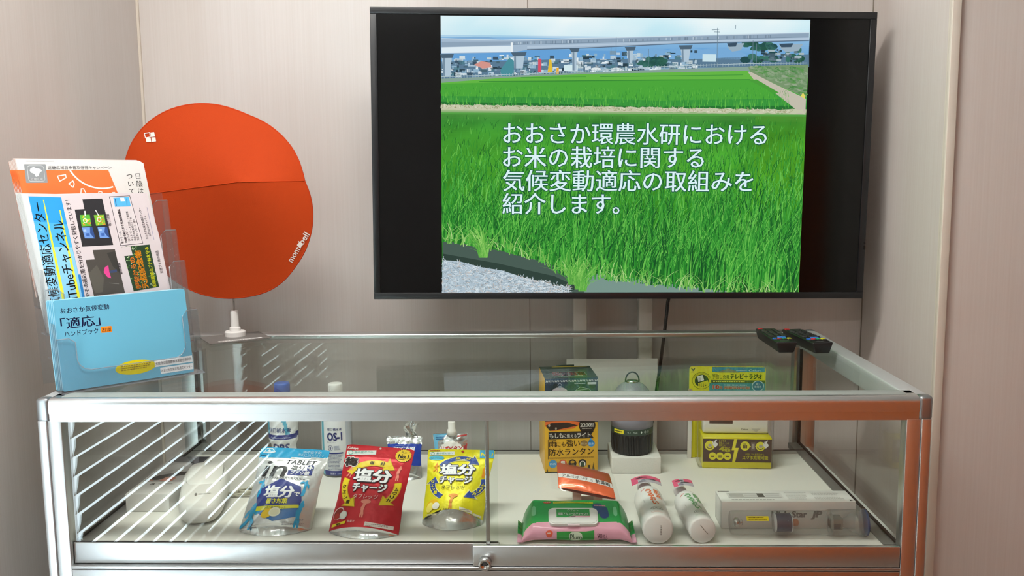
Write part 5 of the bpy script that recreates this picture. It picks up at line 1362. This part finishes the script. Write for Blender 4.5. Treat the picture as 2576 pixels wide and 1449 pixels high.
A.apply(b, flat((-w / 2, -dpt / 2, h), (1, 0, 0), (0, 1, 0)), d=.00012)
b.build('carton_body', M['card'], lb, local=True)
b = MB(); b.box(-.018, .022, dpt / 2 - .002, dpt / 2 + .0005, h - .002, h + .0035, '#1f3226', 0, r=.0005); b.build('tuck_flap', M['card'], lb, local=True)

# --- foam block and lantern
b = MB(); b.box(0.2555, 0.3605, 0.392, 0.502, DK + .0004, -.2285, '#e6e5df', 0, r=.0025, seg=3)
tag(b.build('foam_block', col_mat('foam_white', .85, bump=(700, .0006, 2), spec=.2)), 'white foam block used as a plinth under the lantern', 'block')
LX, LY, LZ = 0.303, 0.4385, -.2283
ln = thing('lantern', 'camping lantern with ribbed black base and grey frosted dome standing on foam', 'lantern', (LX, LY, LZ))
X = Matrix.Translation((LX, LY, LZ))
b = MB(); V = []; F = []; n = 144
lev = [(.039, .0), (.0425, .0025), (.0440, .008), (.0450, .018), (.0452, .040), (.0448, .0455), (.041, .0458)]
for r, z in lev:
    for k in range(n):
        a = 2 * PI * k / n; q = (k % 6) / 6
        rr_ = r + (-.0022 if q < .45 else 0) * (1 if .001 < z < .043 else 0); V.append((rr_ * math.cos(a + .25 * (.04 - z) * 4), rr_ * math.sin(a + .25 * (.04 - z) * 4), z))
for i in range(len(lev) - 1):
    for k in range(n): F.append((i * n + k, i * n + (k + 1) % n, (i + 1) * n + (k + 1) % n, (i + 1) * n + k))
F.append(tuple(range(n - 1, -1, -1))); b.add(V, F, '#1a1a1c', 0, False, X); b.build('ribbed_base', M['satin'], ln)
b = MB(); b.lathe([(.0452, .0455), (.0456, .0465), (.0456, .0575), (.0450, .0585)], 64, '#33463a', 0, X)
A = Art(); A.rect(-.048, .0022, -.0225, .0102, '#e6d626', 1); A.bars(-.046, .0042, -.025, .0082, 1, '#3a3a1c', 2, .6, 3)
A.text('0.1', -.014, .0045, .0052, '#c8d4cc', 1, w=.006); A.text('Mode', -.002, .0045, .0048, '#c8d4cc', 1, w=.009); A.ell(.016, .0062, .0018, .0024, '#dfe8e2', 1, 12); A.arc(.025, .0062, .0018, .0024, 0, 360, .0008, '#dfe8e2', 1); A.arc(.033, .0062, .0018, .0024, 0, 360, .0008, '#b8c4bc', 1)
A.apply(b, cyl(LX, LY, .0457, LZ + .0465), d=.00015, maxlen=.006); b.build('control_band', M['satin'], ln)
b = MB(); prof = [(.0450, .0585), (.0452, .075), (.0450, .095)] + [(.045 * math.cos(t) ** .75, .095 + .058 * math.sin(t)) for t in np.linspace(.12, 1.45, 12)]
b.lathe(prof, 56, '#8e8b98', 0, X); b.build('dome', M['satin'], ln)
b = MB(); b.lathe([(.0135, .151), (.0125, .1555), (.008, .157)], 28, metal('#c8cacc'), 0, X); b.build('top_cap', M['gloss'], ln)
b = MB(); b.tube([(LX + .0145 * math.cos(t), LY, LZ + .1545 + .0195 * math.sin(t)) for t in np.linspace(-.1, PI + .1, 18)], .0016, 8, metal('#3a3c3e')); b.build('hanging_loop', M['gloss'], ln)

# --- crank radio in its blister pack
rd = thing('radio_pack', 'yellow blister pack holding a white crank charging television radio', 'radio pack', (0.525, 0.46, DK), Matrix.Rotation(math.radians(-3), 3, 'Z'))
def RP(b, nm, m): return b.build(nm, m, rd, local=True)
cw, ch = 0.166, 0.2085
b = MB()
for zz0, zz1 in ((.0005, ch),):
    q = rr_poly(-cw / 2, .0005, cw / 2, ch, .006, 4)
    b.prism([(x, z) for x, z in q], 0, .0012, '#d9cf1e', 0, Matrix.Translation((-.008, .040, 0)) @ Matrix.Rotation(PI / 2, 4, 'X'))
A = Art(); H = ch
def U2(X): return (X - 95) / 920 * cw
def V2(Y): return H - (Y - 95) / 310 * .0535
A.rect(.050, H - .012, cw - .002, H - .001, '#2f7fa2', 1); A.poly([(.058, H - .013), (.085, H - .004), (.10, H - .009), (.11, H - .013)], '#7c7a70', 2); A.text('Orion', U2(810), V2(155), .0068, '#d2e4ea', 2, bold=.02, w=.0250, shear=.1); A.bars(U2(660), V2(155), U2(795), V2(138), 1, '#a9c8d4', 2, .6, 4)
A.text('手回し充電', U2(372), V2(250), .0098, '#3a3a1a', 2, bold=.01, w=.0380); A.text('テレビ＋ラジオ', U2(590), V2(250), .0125, '#3a3a1a', 2, bold=.03, w=.0690); A.bars(U2(370), V2(200), U2(440), V2(188), 1, '#4a4a20', 2, .6, 3)
A.rect(.048, V2(310), cw - .001, V2(272), '#4a4a2a', 1); A.bars(U2(385), V2(300), U2(860), V2(280), 1, '#d8cf52', 2, .6, 6, .02); A.rect(.044, V2(520), cw - .001, V2(310), '#3f7f92', 1)
A.text('10', U2(385), V2(385), .0115, '#e04a4a', 3, bold=.05, w=.0130, out='#f4e4e4', ow=.04); A.text('年', U2(470), V2(385), .007, '#e04a4a', 3, bold=.03, w=.005, out='#f4e4e4', ow=.04); A.text('長期保存可能', U2(515), V2(385), .0068, '#e0605a', 3, bold=.03, w=.0560, out='#f4e4e4', ow=.05); A.bars(U2(515), V2(345), U2(815), V2(325), 1, '#cfe0e4', 3, .6, 7, .02)
A.ell(U2(925), V2(345), .0132, .0122, '#d2dde4', 3, 28); A.ell(U2(925), V2(345), .0118, .0108, '#37688e', 4, 28); A.text('単三', U2(925), V2(332), .0060, '#e8f0f4', 5, bold=.02, w=.0100, align='c'); A.text('乾電池', U2(925), V2(368), .0058, '#e8f0f4', 5, bold=.02, w=.0150, align='c')
A.poly([(U2(112), V2(118)), (U2(128), V2(122)), (U2(138), V2(132)), (U2(148), V2(122)), (U2(166), V2(118)), (U2(150), V2(142)), (U2(138), V2(158)), (U2(126), V2(142))], '#2a2a18', 2); A.bars(U2(112), V2(172), U2(166), V2(164), 1, '#4a4a20', 2, .7, 2)
A.arc(U2(245), V2(280), .0205, .0188, 0, 360, .0007, '#3a3a1a', 2, 40); A.ell(U2(245), V2(282), .0152, .0142, '#2c2c1c', 2, 32); A.poly([(U2(190), V2(225)), (U2(255), V2(205)), (U2(275), V2(275)), (U2(205), V2(298))], '#e8e8e2', 3); A.poly([(U2(200), V2(315)), (U2(320), V2(275)), (U2(330), V2(330)), (U2(215), V2(362))], '#d9cf1e', 4)
for k in range(4): A.rect(U2(205 + 22 * k), V2(362), U2(220 + 22 * k), V2(318), '#d9cf1e', 5); A.line([(U2(222 + 22 * k), V2(350)), (U2(222 + 22 * k), V2(318))], .0006, '#2c2c1c', 6)
A.bars(U2(205), V2(285), U2(240), V2(232), 4, '#8a8a86', 5, .4, 3)
for k in range(26):
    a = math.radians(20 + 140 * k / 25); A.rect(U2(245) + .0178 * math.cos(a) - .0004, V2(280) + .0163 * math.sin(a) - .0006, U2(245) + .0178 * math.cos(a) + .0004, V2(280) + .0163 * math.sin(a) + .0006, '#3a3a1a', 3)
A.apply(b, flat((-cw / 2 - .008, .040 - .0013, 0), (1, 0, 0), (0, 0, 1)), d=.0001)
RP(b, 'backing_card', M['card'])
b = MB(); b.prism(rr_poly(-cw / 2 - .011, .0005, -cw / 2 - .002, ch - .05, .002, 3), 0, .010, metal('#dcdcdc', .8), 0, Matrix.Translation((0, .042, 0)) @ Matrix.Rotation(PI / 2, 4, 'X')); RP(b, 'card_edge', M['gloss'])
b = MB(); b.box(-.066, .076, -.008, .030, .0695, .150, '#e6e4e2', 0, r=.006, seg=3); A = Art(); A.rect(.014, .0225, .064, .060, '#4a3a36', 1); A.text('Orion', .082, .0085, .0062, '#6a6866', 1, bold=.015, w=.0150); A.poly([(.104, .012), (.124, .012), (.114, .004)], '#c2bfbc', 1); A.apply(b, flat((-.066, -.008, .0695), (1, 0, 0), (0, 0, 1)), d=.0002); RP(b, 'radio', M['gloss'])
b = MB(); b.box(-.069, .0775, -.034, .030, .0006, .0690, '#dcd21c', 0, r=.0015)
A = Art(); bw = .1465; BR = '#3f2a1e'; YL = '#e6dc26'
def U3(X): return (X - 300) / 800 * bw
def V3(Y): return .0655 - (Y - 960) / 280 * .0510
A.rect(0.0005, V3(1240), bw - .0005, V3(960), BR, 1)
A.poly([(U3(665), V3(955)), (U3(700), V3(955)), (U3(678), V3(1065)), (U3(718), V3(1065)), (U3(680), V3(1240)), (U3(645), V3(1240)), (U3(668), V3(1095)), (U3(636), V3(1095))], YL, 2)
for X_, Y_, r_ in ((383, 1042, .0106), (790, 1042, .0100), (968, 1045, .0100), (418, 1170, .0082), (503, 1170, .0082), (590, 1170, .0082)): A.ell(U3(X_), V3(Y_), r_, r_ * 1.02, YL, 2, 26)
A.arc(U3(383), V3(1045), .0062, .0062, 180, 340, .0016, BR, 3); A.ell(U3(385), V3(1040), .0040, .0036, '#b0a69a', 4, 16); A.arc(U3(968), V3(1048), .0062, .0062, 180, 340, .0016, BR, 3); A.ell(U3(972), V3(1042), .0040, .0036, '#b0a69a', 4, 16)
for X_, Y_ in ((445, 1020), (1030, 1025)):
    A.poly([(U3(X_ - 30), V3(Y_ + 10)), (U3(X_ - 5), V3(Y_ - 35)), (U3(X_ + 28), V3(Y_ - 5)), (U3(X_ + 30), V3(Y_ + 15)), (U3(X_), V3(Y_ + 45))], '#f0eee8', 5)
    for k in range(4): A.line([(U3(X_ - 22 + 9 * k), V3(Y_ + 4 - 10 * k)), (U3(X_ - 30 + 16 * k), V3(Y_ - 26 - 8 * k))], .0016, '#f0eee8', 5)
for k in range(3): A.rect(U3(768 + 17 * k), V3(1070), U3(780 + 17 * k), V3(1032), BR, 3); A.rect(U3(487 + 12 * k), V3(1188), U3(496 + 12 * k), V3(1160), BR, 3)
A.bars(U3(770), V3(1025), U3(812), V3(1012), 1, BR, 3, .7, 2); A.rect(U3(400), V3(1182), U3(434), V3(1166), BR, 3); A.rect(U3(570), V3(1180), U3(612), V3(1164), BR, 3)
A.line([(U3(835), V3(1045)), (U3(920), V3(1045))], .0016, YL, 2); A.poly(rr_poly(U3(858), V3(1095), U3(908), V3(995), .001, 2), '#6a5a50', 3); A.rect(U3(868), V3(1075), U3(898), V3(1015), '#a89c90', 4)
A.text('あらゆる', U3(490), V3(995), .0050, YL, 3, bold=.01, w=.014); A.text('緊急シーンを', U3(490), V3(1022), .0050, YL, 3, bold=.01, w=.022); A.text('想定した', U3(490), V3(1048), .0050, YL, 3, bold=.01, w=.014); A.text('4', U3(498), V3(1108), .0140, YL, 3, bold=.05, w=.0090); A.text('WAY', U3(553), V3(1078), .0056, YL, 3, bold=.03, w=.0120); A.text('電源', U3(553), V3(1112), .0066, YL, 3, bold=.04, w=.0125)
A.text('手回しでも乾電池でも', U3(795), V3(1155), .0052, YL, 3, bold=.01, w=.0400); A.text('スマホ充電可能', U3(763), V3(1202), .0090, YL, 3, bold=.035, w=.0540)
A.apply(b, flat((-.069, -.034, 0), (1, 0, 0), (0, 0, 1)), d=.0001); RP(b, 'yellow_box', M['gloss'])
b = MB(); b.box(-.078, .081, -.037, .036, .0003, .156, '#ffffff', 0, r=.005, seg=2); RP(b, 'clear_blister', glass_mat('blister_plastic', (.97, .975, .975, 1), 1.4, gain=.9, haze=.015))

# --- emergency poncho packet leaning on a little stand
pn = thing('poncho_packet', 'orange folded poncho in a clear sleeve tilted on a small stand behind the wipes', 'poncho', (0.19, 0.205, DK))
Q = [np.array(p) for p in ((.136, .172, -.218), (.246, .152, -.2335), (.134, .228, -.186), (.238, .216, -.2055))]    # BL BR TL TR of the face
nq = np.cross(Q[1] - Q[0], Q[2] - Q[0]); nq /= np.linalg.norm(nq)
def pf(s, t, k=0.0, side=1):
    s = np.asarray(s, float); t = np.asarray(t, float)
    b_ = np.outer((1 - s) * (1 - t), Q[0]) + np.outer(s * (1 - t), Q[1]) + np.outer((1 - s) * t, Q[2]) + np.outer(s * t, Q[3])
    g = (np.sin(PI * np.clip(s, 0, 1)) * np.sin(PI * np.clip(t, 0, 1))) ** .35 * .010
    w_ = .0008 * fbm(s * 2, t * 2, 3, 9)
    return b_ + np.outer(side * (g + w_ + k), nq)
def pmap(s, t):
    e = 1e-3; p = pf(s, t); a = pf(np.asarray(s) + e, t) - p; c = pf(s, np.asarray(t) + e) - p; n_ = np.cross(a, c); n_ /= np.linalg.norm(n_, axis=1)[:, None] + 1e-12; return p, n_
b = MB(); ss = np.linspace(.02, .98, 31)
b.grid(lambda s, t: pf(s, t), ss, np.linspace(.02, .98, 25), colfn=lambda s, t: metal('#bb4a26', .3) if t > .40 else metal('#e8642c', .2), smooth=True)
b.grid(lambda s, t: pf(s, t, 0, -1), ss, np.linspace(.02, .98, 13), metal('#c9532c', .25), smooth=True, flip=True)
A = Art(); A.rect(.03, .36, .97, .53, '#f1efec', 1); A.text('アルミポンチョ', .09, .395, .13, '#2a2a2c', 2, bold=.02, w=.53); A.text('防災用', .68, .395, .14, '#1c1c1e', 2, bold=.035, w=.24)
A.apply(b, pmap, d=.0002, maxlen=.07, smooth=True); b.build('folded_poncho', M['film'], pn)
b = MB(); b.grid(lambda s, t: pf(s, t, .0012), np.linspace(-.10, 1.06, 20), np.linspace(-.07, 1.06, 16), '#ffffff', smooth=True)
b.build('clear_sleeve', glass_mat('sleeve_film', (.97, .97, .97, 1), 1.45, rough=.05, gain=.9, haze=.03), pn)
ps = thing('display_easel', 'small white two legged easel under the tilted orange poncho packet', 'easel', (0.19, 0.20, DK))
for x in (.166, .206):
    b = MB(); b.add([(x, .180, DK), (x, .245, DK), (x, .236, -.222), (x, .196, -.2500), (x, .176, -.2500)] + [(x + .016, .180, DK), (x + .016, .245, DK), (x + .016, .236, -.222), (x + .016, .196, -.2500), (x + .016, .176, -.2500)],
        [(4, 3, 2, 1, 0), (5, 6, 7, 8, 9), (0, 1, 6, 5), (1, 2, 7, 6), (2, 3, 8, 7), (3, 4, 9, 8), (4, 0, 5, 9)], '#e6ddd4'); b.build('leg', M['satin'], ps)
b = MB(); b.box(.178, .212, .215, .219, DK + .004, -.250, '#e2d9d0'); b.build('crossbar', M['satin'], ps)

# --- pack of wet wipes
wp = thing('wipes_pack', 'green and pink soft pack of wet wipes with white flip lid', 'wipes', (0.166, 0.064, DK))
WX0, WX1 = 0.0705, 0.2615
def wsec(x):
    e = min(1.0, min(x - WX0, WX1 - x) / .020); e = max(0.0, e)
    return .0385 + .002 * (1 - e), .0030 + .0195 * e ** .55       # half depth, half height
def wpt(U, V):
    """U along x, V: 0 front bottom, .25 front top edge, .5 .. .75 back top edge, 1 back bottom"""
    out = np.zeros((len(U), 3))
    for i, (x, v) in enumerate(zip(U, V)):
        a_, h_ = wsec(x); th = PI * (1.18 - 1.36 * v)          # angle round the section, front to back over the top
        c, s = math.cos(th), math.sin(th)
        y = math.copysign(abs(c) ** .55, c) * a_; z = math.copysign(abs(s) ** .62, s) * h_
        z = (z + h_) * .68 + (y + .0385) * .34 * (h_ / .0225)
        z = max(z, 0.0004) + .0006 * math.sin(60 * x + 30 * v) * (h_ / .0225)
        out[i] = (x, .0620 + y, DK + .0006 + max(z, 0))
    return out
def wmap(u, v):
    e = 5e-4; p = wpt(u, v); a = wpt(np.asarray(u) + e, v) - p; c = wpt(u, np.asarray(v) + e) - p; n_ = np.cross(a, c); l = np.linalg.norm(n_, axis=1)[:, None]; return p, n_ / np.maximum(l, 1e-9)
def wcol(x, v):
    t = (x - WX0) / (WX1 - WX0)
    if v > .395 + .05 * math.sin(PI * t) * 0 - .03 * abs(2 * t - 1) ** 3 or abs(2 * t - 1) > .97 and v > .3: return lin('#1f9f4a') if (v < .62 or v > .68) else lin('#23a84f')
    return lin('#e6a6bc')
b = MB(); b.grid(wpt, np.linspace(WX0 + .0003, WX1 - .0003, 61), np.linspace(0, 1, 57), colfn=wcol, smooth=True)
A = Art()
def wx(X): return WX0 + (X - 50) / 1850 * (WX1 - WX0)
A.poly([(wx(640), .03), (wx(1265), .03), (wx(1265), .225), (wx(1100), .20), (wx(640), .185)], '#2f9a3e', 1); A.ell(wx(955), .115, .0115, .070, '#d3e2cc', 2, 28); A.text('Plum', wx(955), .085, .085, '#3a5a3c', 3, bold=.02, w=.0200, align='c', shear=.06)
A.ell(wx(515), .165, .0062, .050, '#dc5434', 1, 20); A.bars(wx(480), .150, wx(550), .180, 1, '#f6e2da', 2, .7, 2); A.text('90', wx(1315), .095, .10, '#6a3a4a', 2, bold=.01, w=.0085); A.text('枚入', wx(1405), .095, .07, '#6a3a4a', 2, w=.0085); A.rect(wx(1340), .035, wx(1480), .068, '#3a2a30', 2)
A.ell(wx(490), .60, .0072, .022, '#dc4a2c', 1, 20); A.text('大容量', wx(490), .592, .022, '#f6e2da', 2, bold=.02, w=.0100, align='c'); A.poly([(wx(590), .575), (wx(1280), .575), (wx(1280), .612), (wx(590), .612)], '#e2dc2c', 1); A.bars(wx(610), .584, wx(1250), .604, 1, '#a8a422', 2, .5, 4, .02)
for X_ in (255, 1640): A.ell(wx(X_), .50, .0036, .030, '#7fcf9a', 1, 16)
A.ell(wx(1345), .535, .0085, .048, '#24407e', 1, 22, -.02); A.ell(wx(1450), .485, .0080, .046, '#24407e', 1, 22); A.bars(wx(1290), .52, wx(1500), .56, 1, '#e8a0b0', 2, .5, 3)
A.apply(b, wmap, d=.0003, maxlen=.012, smooth=True)
b.build('pack', M['film'], wp)
LR = Matrix.Translation((0.1605, 0.0470, DK + .0412)) @ Matrix.Rotation(math.radians(18.8), 4, 'X')
b = MB(); b.prism(rr_poly(-.043, -.0215, .043, .0215, .010, 5), -.0045, .0006, '#f1f1ef', 0, LR); b.prism(rr_poly(-.0405, -.019, .0405, .019, .009, 5), .0004, .0016, '#f4f4f2', 0, LR); b.box(-.0105, .0105, -.0235, -.0195, -.003, .0006, '#ecd6dc', 0, r=.0006, xf=LR)
A = Art(); A.rect(-.0290, -.0045, .0290, .0175, '#2f9a4a', 1); A.poly([(-.012, -.0045), (.029, -.0045), (.029, -.001), (.0, -.0005)], '#d8a0b4', 2); A.text('ウエット', 0, .0105, .0062, '#d8ecd8', 3, bold=.03, w=.0190, align='c', out='#2a4a30', ow=.03); A.text('除菌アルコールティッシュ', 0, .0010, .0078, '#eef4ec', 3, bold=.03, w=.0530, align='c', out='#4a6a50', ow=.04); A.rect(-.004, -.0035, .004, -.002, '#2a3a2c', 3)
fl_ = flat((0, 0, .0017), (1, 0, 0), (0, 1, 0))
def lrm(u, v):
    p, n_ = fl_(u, v); B_ = np.array(LR); return p @ B_[:3, :3].T + B_[:3, 3], n_ @ B_[:3, :3].T
A.apply(b, lrm, d=.0001); b.build('flip_lid', M['satin'], wp)
for sx in (-1, 1):      # crimped end seals
    b = MB(); x0 = WX0 if sx < 0 else WX1
    b.grid(lambda u, v: np.stack([x0 + sx * .0075 * u, .0615 + .040 * v, DK + .0042 + .0035 * u + .0012 * np.sin(18 * v) * u + .0020 * (v + 1) * .5 + 0.004 * u * v], 1), np.linspace(0, 1, 5), np.linspace(-1, 1, 25), colfn=lambda u, v: lin('#1f9f4a') if v > -.25 else lin('#e0a0b8'), smooth=True)
    b.build('end_seal', M['film'], wp)

# --- two white pump bottles lying on the deck, bottoms towards the glass
def lying(name, label, base, tip, r, accent, txtc, shift, tagw):
    t = thing(name, label, 'bottle', (base[0], (base[1] + tip[1]) / 2, DK))
    d = Vector(tip) - Vector(base); Lg = d.length
    ez = d.normalized(); ex = Vector((1, 0, 0)); ex = (ex - ez * ex.dot(ez)).normalized(); ey = ez.cross(ex)
    X = Matrix.Translation(base) @ Matrix((ex, ey, ez)).transposed().to_4x4()
    b = MB(); bl_ = Lg * .72
    b.lathe([(r * .86, .0), (r * .97, .0015), (r, .005), (r, bl_ * .88), (r * .95, bl_ * .95), (r * .80, bl_), (r * .5, bl_ + .006), (r * .42, bl_ + .008), (r * .42, bl_ + .012)], 44, '#efefed', 0, X)
    def fm(u, v):       # u round the bottle (0 = upwards), v along it from the base
        a = np.asarray(u) / r; N = np.stack([np.sin(a), -np.cos(a) * -1, np.zeros(len(a))], 1)
        P = np.stack([r * N[:, 0], r * N[:, 1], np.asarray(v)], 1); B_ = np.array(X)
        s_ = -1 if (B_[:3, :3] @ np.array([0, 1, 0]))[2] < 0 else 1
        P[:, 1] *= s_; N[:, 1] *= s_; return P @ B_[:3, :3].T + B_[:3, 3], N @ B_[:3, :3].T
    A = Art(); k = bl_
    A.line([(-.017, k * .80), (-.009, k * .845)], .0018, '#e07a72', 1)
    for i, ch in enumerate('うるおい'): A.text(ch, -.0085 + .0022 * i, k * .70 - .0195 * i, .0215, accent, 1, bold=.04, w=.0100)
    for i, ch in enumerate('肌水'): A.text(ch, .0065 + .0020 * i, k * .70 - .0215 * i, .0225, accent, 1, bold=.04, w=.0105)
    A.bars(.0185, k * .60, .0200, k * .84, 9, '#7a7a78', 1, .7, 3)
    A.arc(.002, k * .20, .0105, .0075, 0, 360, .0008, '#8a8a88', 1, 28); A.text('CICA', .002, k * .175, .0110, '#7a7a78', 1, w=.0150, align='c'); A.bars(-.010, k * .07, .014, k * .13, 2, txtc, 1, .35, 4); A.bars(-.017, k * .44, -.0155, k * .52, 4, '#a8a8a6', 1, .6, 2)
    A.apply(b, fm, d=.00015, maxlen=.005, smooth=True)
    A = Art(); A.bars(.004, -.008, .0065, .010, 6, '#8a8680', 1, .7, 5) if not shift else A.line([(-.004, -.010), (.002, -.002), (.009, .006)], .0009, '#8a8680', 1)
    B_ = np.array(X); ff = flat((0, 0, 0), (1, 0, 0), (0, 1, 0))
    def bm_(u, v):
        p, n_ = ff(u, v); return p @ B_[:3, :3].T + B_[:3, 3] - np.outer(np.ones(len(p)), B_[:3, 2]) * .0002, -n_ @ B_[:3, :3].T
    A.apply(b, bm_, d=.0001); b.build('bottle_body', M['satin'], t)
    b = MB(); b.lathe([(r * .52, bl_ + .010), (r * .52, Lg - .004), (r * .45, Lg)], 32, '#d9d6da', 0, X); b.build('cap', M['satin'], t)
    # printed collar tag round the neck
    b = MB(); zz = bl_ + .011; w_ = tagw
    def tg(u, v): return np.stack([u, (.0235 - 10.0 * (u * u)) + .002 + v * .004, zz + v * .026], 1)
    s_ = -1 if (np.array(X)[:3, :3] @ np.array([0, 1, 0]))[2] < 0 else 1
    def tgw(u, v):
        p = tg(u, v); p[:, 1] *= s_; return p @ B_[:3, :3].T + B_[:3, 3]
    b.grid(tgw, np.linspace(-w_, w_, 15), np.linspace(0, 1, 7), colfn=lambda u, v: lin('#d8587c') if (v > .55 or u < -w_ * .55) and not (-.3 * w_ < u < .1 * w_ and shift) else lin('#b9b2bc'), smooth=True)
    A = Art(); A.bars(-w_ * .7, .62, w_ * .1, .82, 1, '#2a2a30', 1, .7, 4); A.bars(-w_ * .2, .35, w_ * .85, .55, 1, '#3a3a44', 1, .7, 6); A.poly([(-w_ * .6, .1), (-w_ * .2, .5), (.0, .1)], '#8d8896', 1)
    def tm(u, v):
        p = tgw(np.asarray(u), np.asarray(v)); return p, np.tile((B_[:3, 1] * s_), (len(p), 1))
    A.apply(b, tm, d=.0003, maxlen=.006); b.build('collar_tag', M['card'], t)
    return t
lying('pump_bottle', 'larger white bottle lying bottom outward with orange lettering beside the wipes', (0.3050, 0.0225, DK + .0272), (0.3060, 0.240, DK + .0272), .0266, '#e8764a', '#e6b4a8', 0, .028)
lying('pump_bottle', 'smaller white bottle lying bottom outward with green lettering beside the long carton', (0.3820, 0.0260, DK + .0240), (0.3730, 0.226, DK + .0240), .0234, '#6fb07a', '#c2d8c4', 1, .019)

# --- flashlight carton and the clear flashlight in front of it
b = MB(); b.box(.4275, .6650, .0935, .1500, DK + .0004, DK + .0505, '#ecebe8', 0, r=.0007)
A = Art(); A.bars(.003, .050, .030, .0535, 1, '#3a3a3a', 1, .8, 2); A.rect(.016, .018, .115, .044, '#dcdbd8', 1)
for y_ in (.021, .040): A.rect(.018, y_, .112, y_ + .0016, '#9a9896', 2)
A.rect(.020, .024, .045, .038, '#b4b2b0', 2); A.rect(.070, .022, .082, .040, '#5a585a', 3); A.rect(.046, .0285, .070, .034, '#c8c6c4', 2); A.rect(.084, .0285, .110, .034, '#c8c6c4', 2); A.bars(.020, .008, .110, .013, 1, '#a9a7a4', 1, .5, 5, .03); A.bars(.122, .010, .162, .048, 6, '#b4b2ae', 1, .35, 6); A.bars(.170, .006, .225, .050, 7, '#bcbab6', 1, .35, 7); A.text('JP', .228, .005, .0060, '#5a5856', 1, bold=.03, w=.007)
A.apply(b, flat((.4275, .0935, DK + .0505), (1, 0, 0), (0, 1, 0)), d=.00015)
A = Art(); A.text('NightStar', .089, .0215, .0165, '#3a3a3a', 1, bold=.03, w=.062); A.text('JP', .160, .0215, .0165, '#1e1e1e', 1, bold=.05, w=.016, shear=.15); A.apply(b, flat((.4275, .0935, DK), (1, 0, 0), (0, 0, 1)), d=.00015)
A = Art(); A.line([(.003, .002), (.003, .048), (.052, .048), (.052, .002)], .0006, '#a9a7a2', 1, closed=True); A.apply(b, flat((.4275, .150, DK), (0, -1, 0), (0, 0, 1)), d=.00015)
tag(b.build('carton', M['card']), 'long white flashlight carton lying behind the clear flashlight', 'carton')
FX = Matrix.Translation((.4370, .0625, DK + .0243)) @ Matrix.Rotation(PI / 2, 4, 'Y')
fl2 = thing('flashlight', 'cloudy clear plastic flashlight with navy coil lying in front of its white carton', 'flashlight', (.55, .0625, DK))
b = MB(); b.lathe([(.0190, 0), (.0205, .0015), (.0208, .006), (.0208, .165), (.0215, .168), (.0225, .172), (.0228, .222), (.0236, .2235), (.0238, .2325), (.0225, .2345)], 40, '#ffffff', 0, FX); b.build('barrel', mcloud, fl2)
b = MB(); b.lathe([(.0155, .077), (.0160, .078), (.0160, .1035), (.0155, .1045)], 36, '#29304e', 0, FX); b.build('coil', M['satin'], fl2)
for z in (.0765, .1042):
    b = MB(); b.lathe([(.0172, z - .0006), (.0172, z + .0006)], 36, '#cfcfd2', 0, FX); b.build('coil_flange', M['gloss'], fl2)
b = MB(); b.lathe([(.0058, .105), (.0062, .106), (.0062, .116), (.0045, .1175)], 24, '#b06a40', 0, FX); b.build('copper_slug', M['satin'], fl2)
b = MB(); b.lathe([(.0060, .006), (.0085, .008), (.0085, .013), (.0050, .015)], 24, metal('#b8b8b6'), 0, FX); b.lathe([(.0050, .015), (.0050, .020)], 20, metal('#c8c8c6'), 0, FX); b.build('end_contact', M['gloss'], fl2)
b = MB(); b.box(.609, .629, .052, .073, DK + .0150, DK + .0350, '#7d8078', 0, r=.001); b.box(.613, .625, .0505, .052, DK + .017, DK + .026, '#4a4c48'); b.build('circuit_block', M['satin'], fl2)
b = MB(); b.lathe([(.0205, .172), (.0205, .1735)], 36, '#e2e2e0', 0, FX); b.lathe([(.0035, .174), (.0042, .176), (.0042, .184), (.001, .188)], 18, '#e8e8ea', 0, FX); b.build('bulb_plate', mcloud, fl2)
b = MB(); b.lathe([(.0060, .192), (.0160, .212), (.0215, .222)], 36, '#ffffff', 0, FX); b.build('reflector', mcloud, fl2)
b = MB(); b.lathe([(.0236, .2305), (.0241, .2312), (.0241, .2335), (.0232, .2345)], 40, '#3a4c74', 0, FX); b.build('lens_ring', M['gloss'], fl2)
b = MB()
def stick(u, v):
    a = np.asarray(v) / .0209 + .35; N = np.stack([np.zeros(len(a)), -np.cos(a), np.sin(a)], 1)
    return np.stack([.437 + np.asarray(u), .0625 + .0210 * N[:, 1], DK + .0243 + .0210 * N[:, 2]], 1), N
b.grid(lambda u, v: stick(u, v)[0], np.linspace(.024, .062, 3), np.linspace(.003, .0115, 5), '#ecd81e'); A = Art(); A.bars(.026, .0045, .060, .0105, 2, '#5a4a10', 1, .5, 4, .03); A.apply(b, stick, d=.00012, maxlen=.01); b.build('sticker', M['paper'], fl2)

bpy.data.objects.remove(_to)
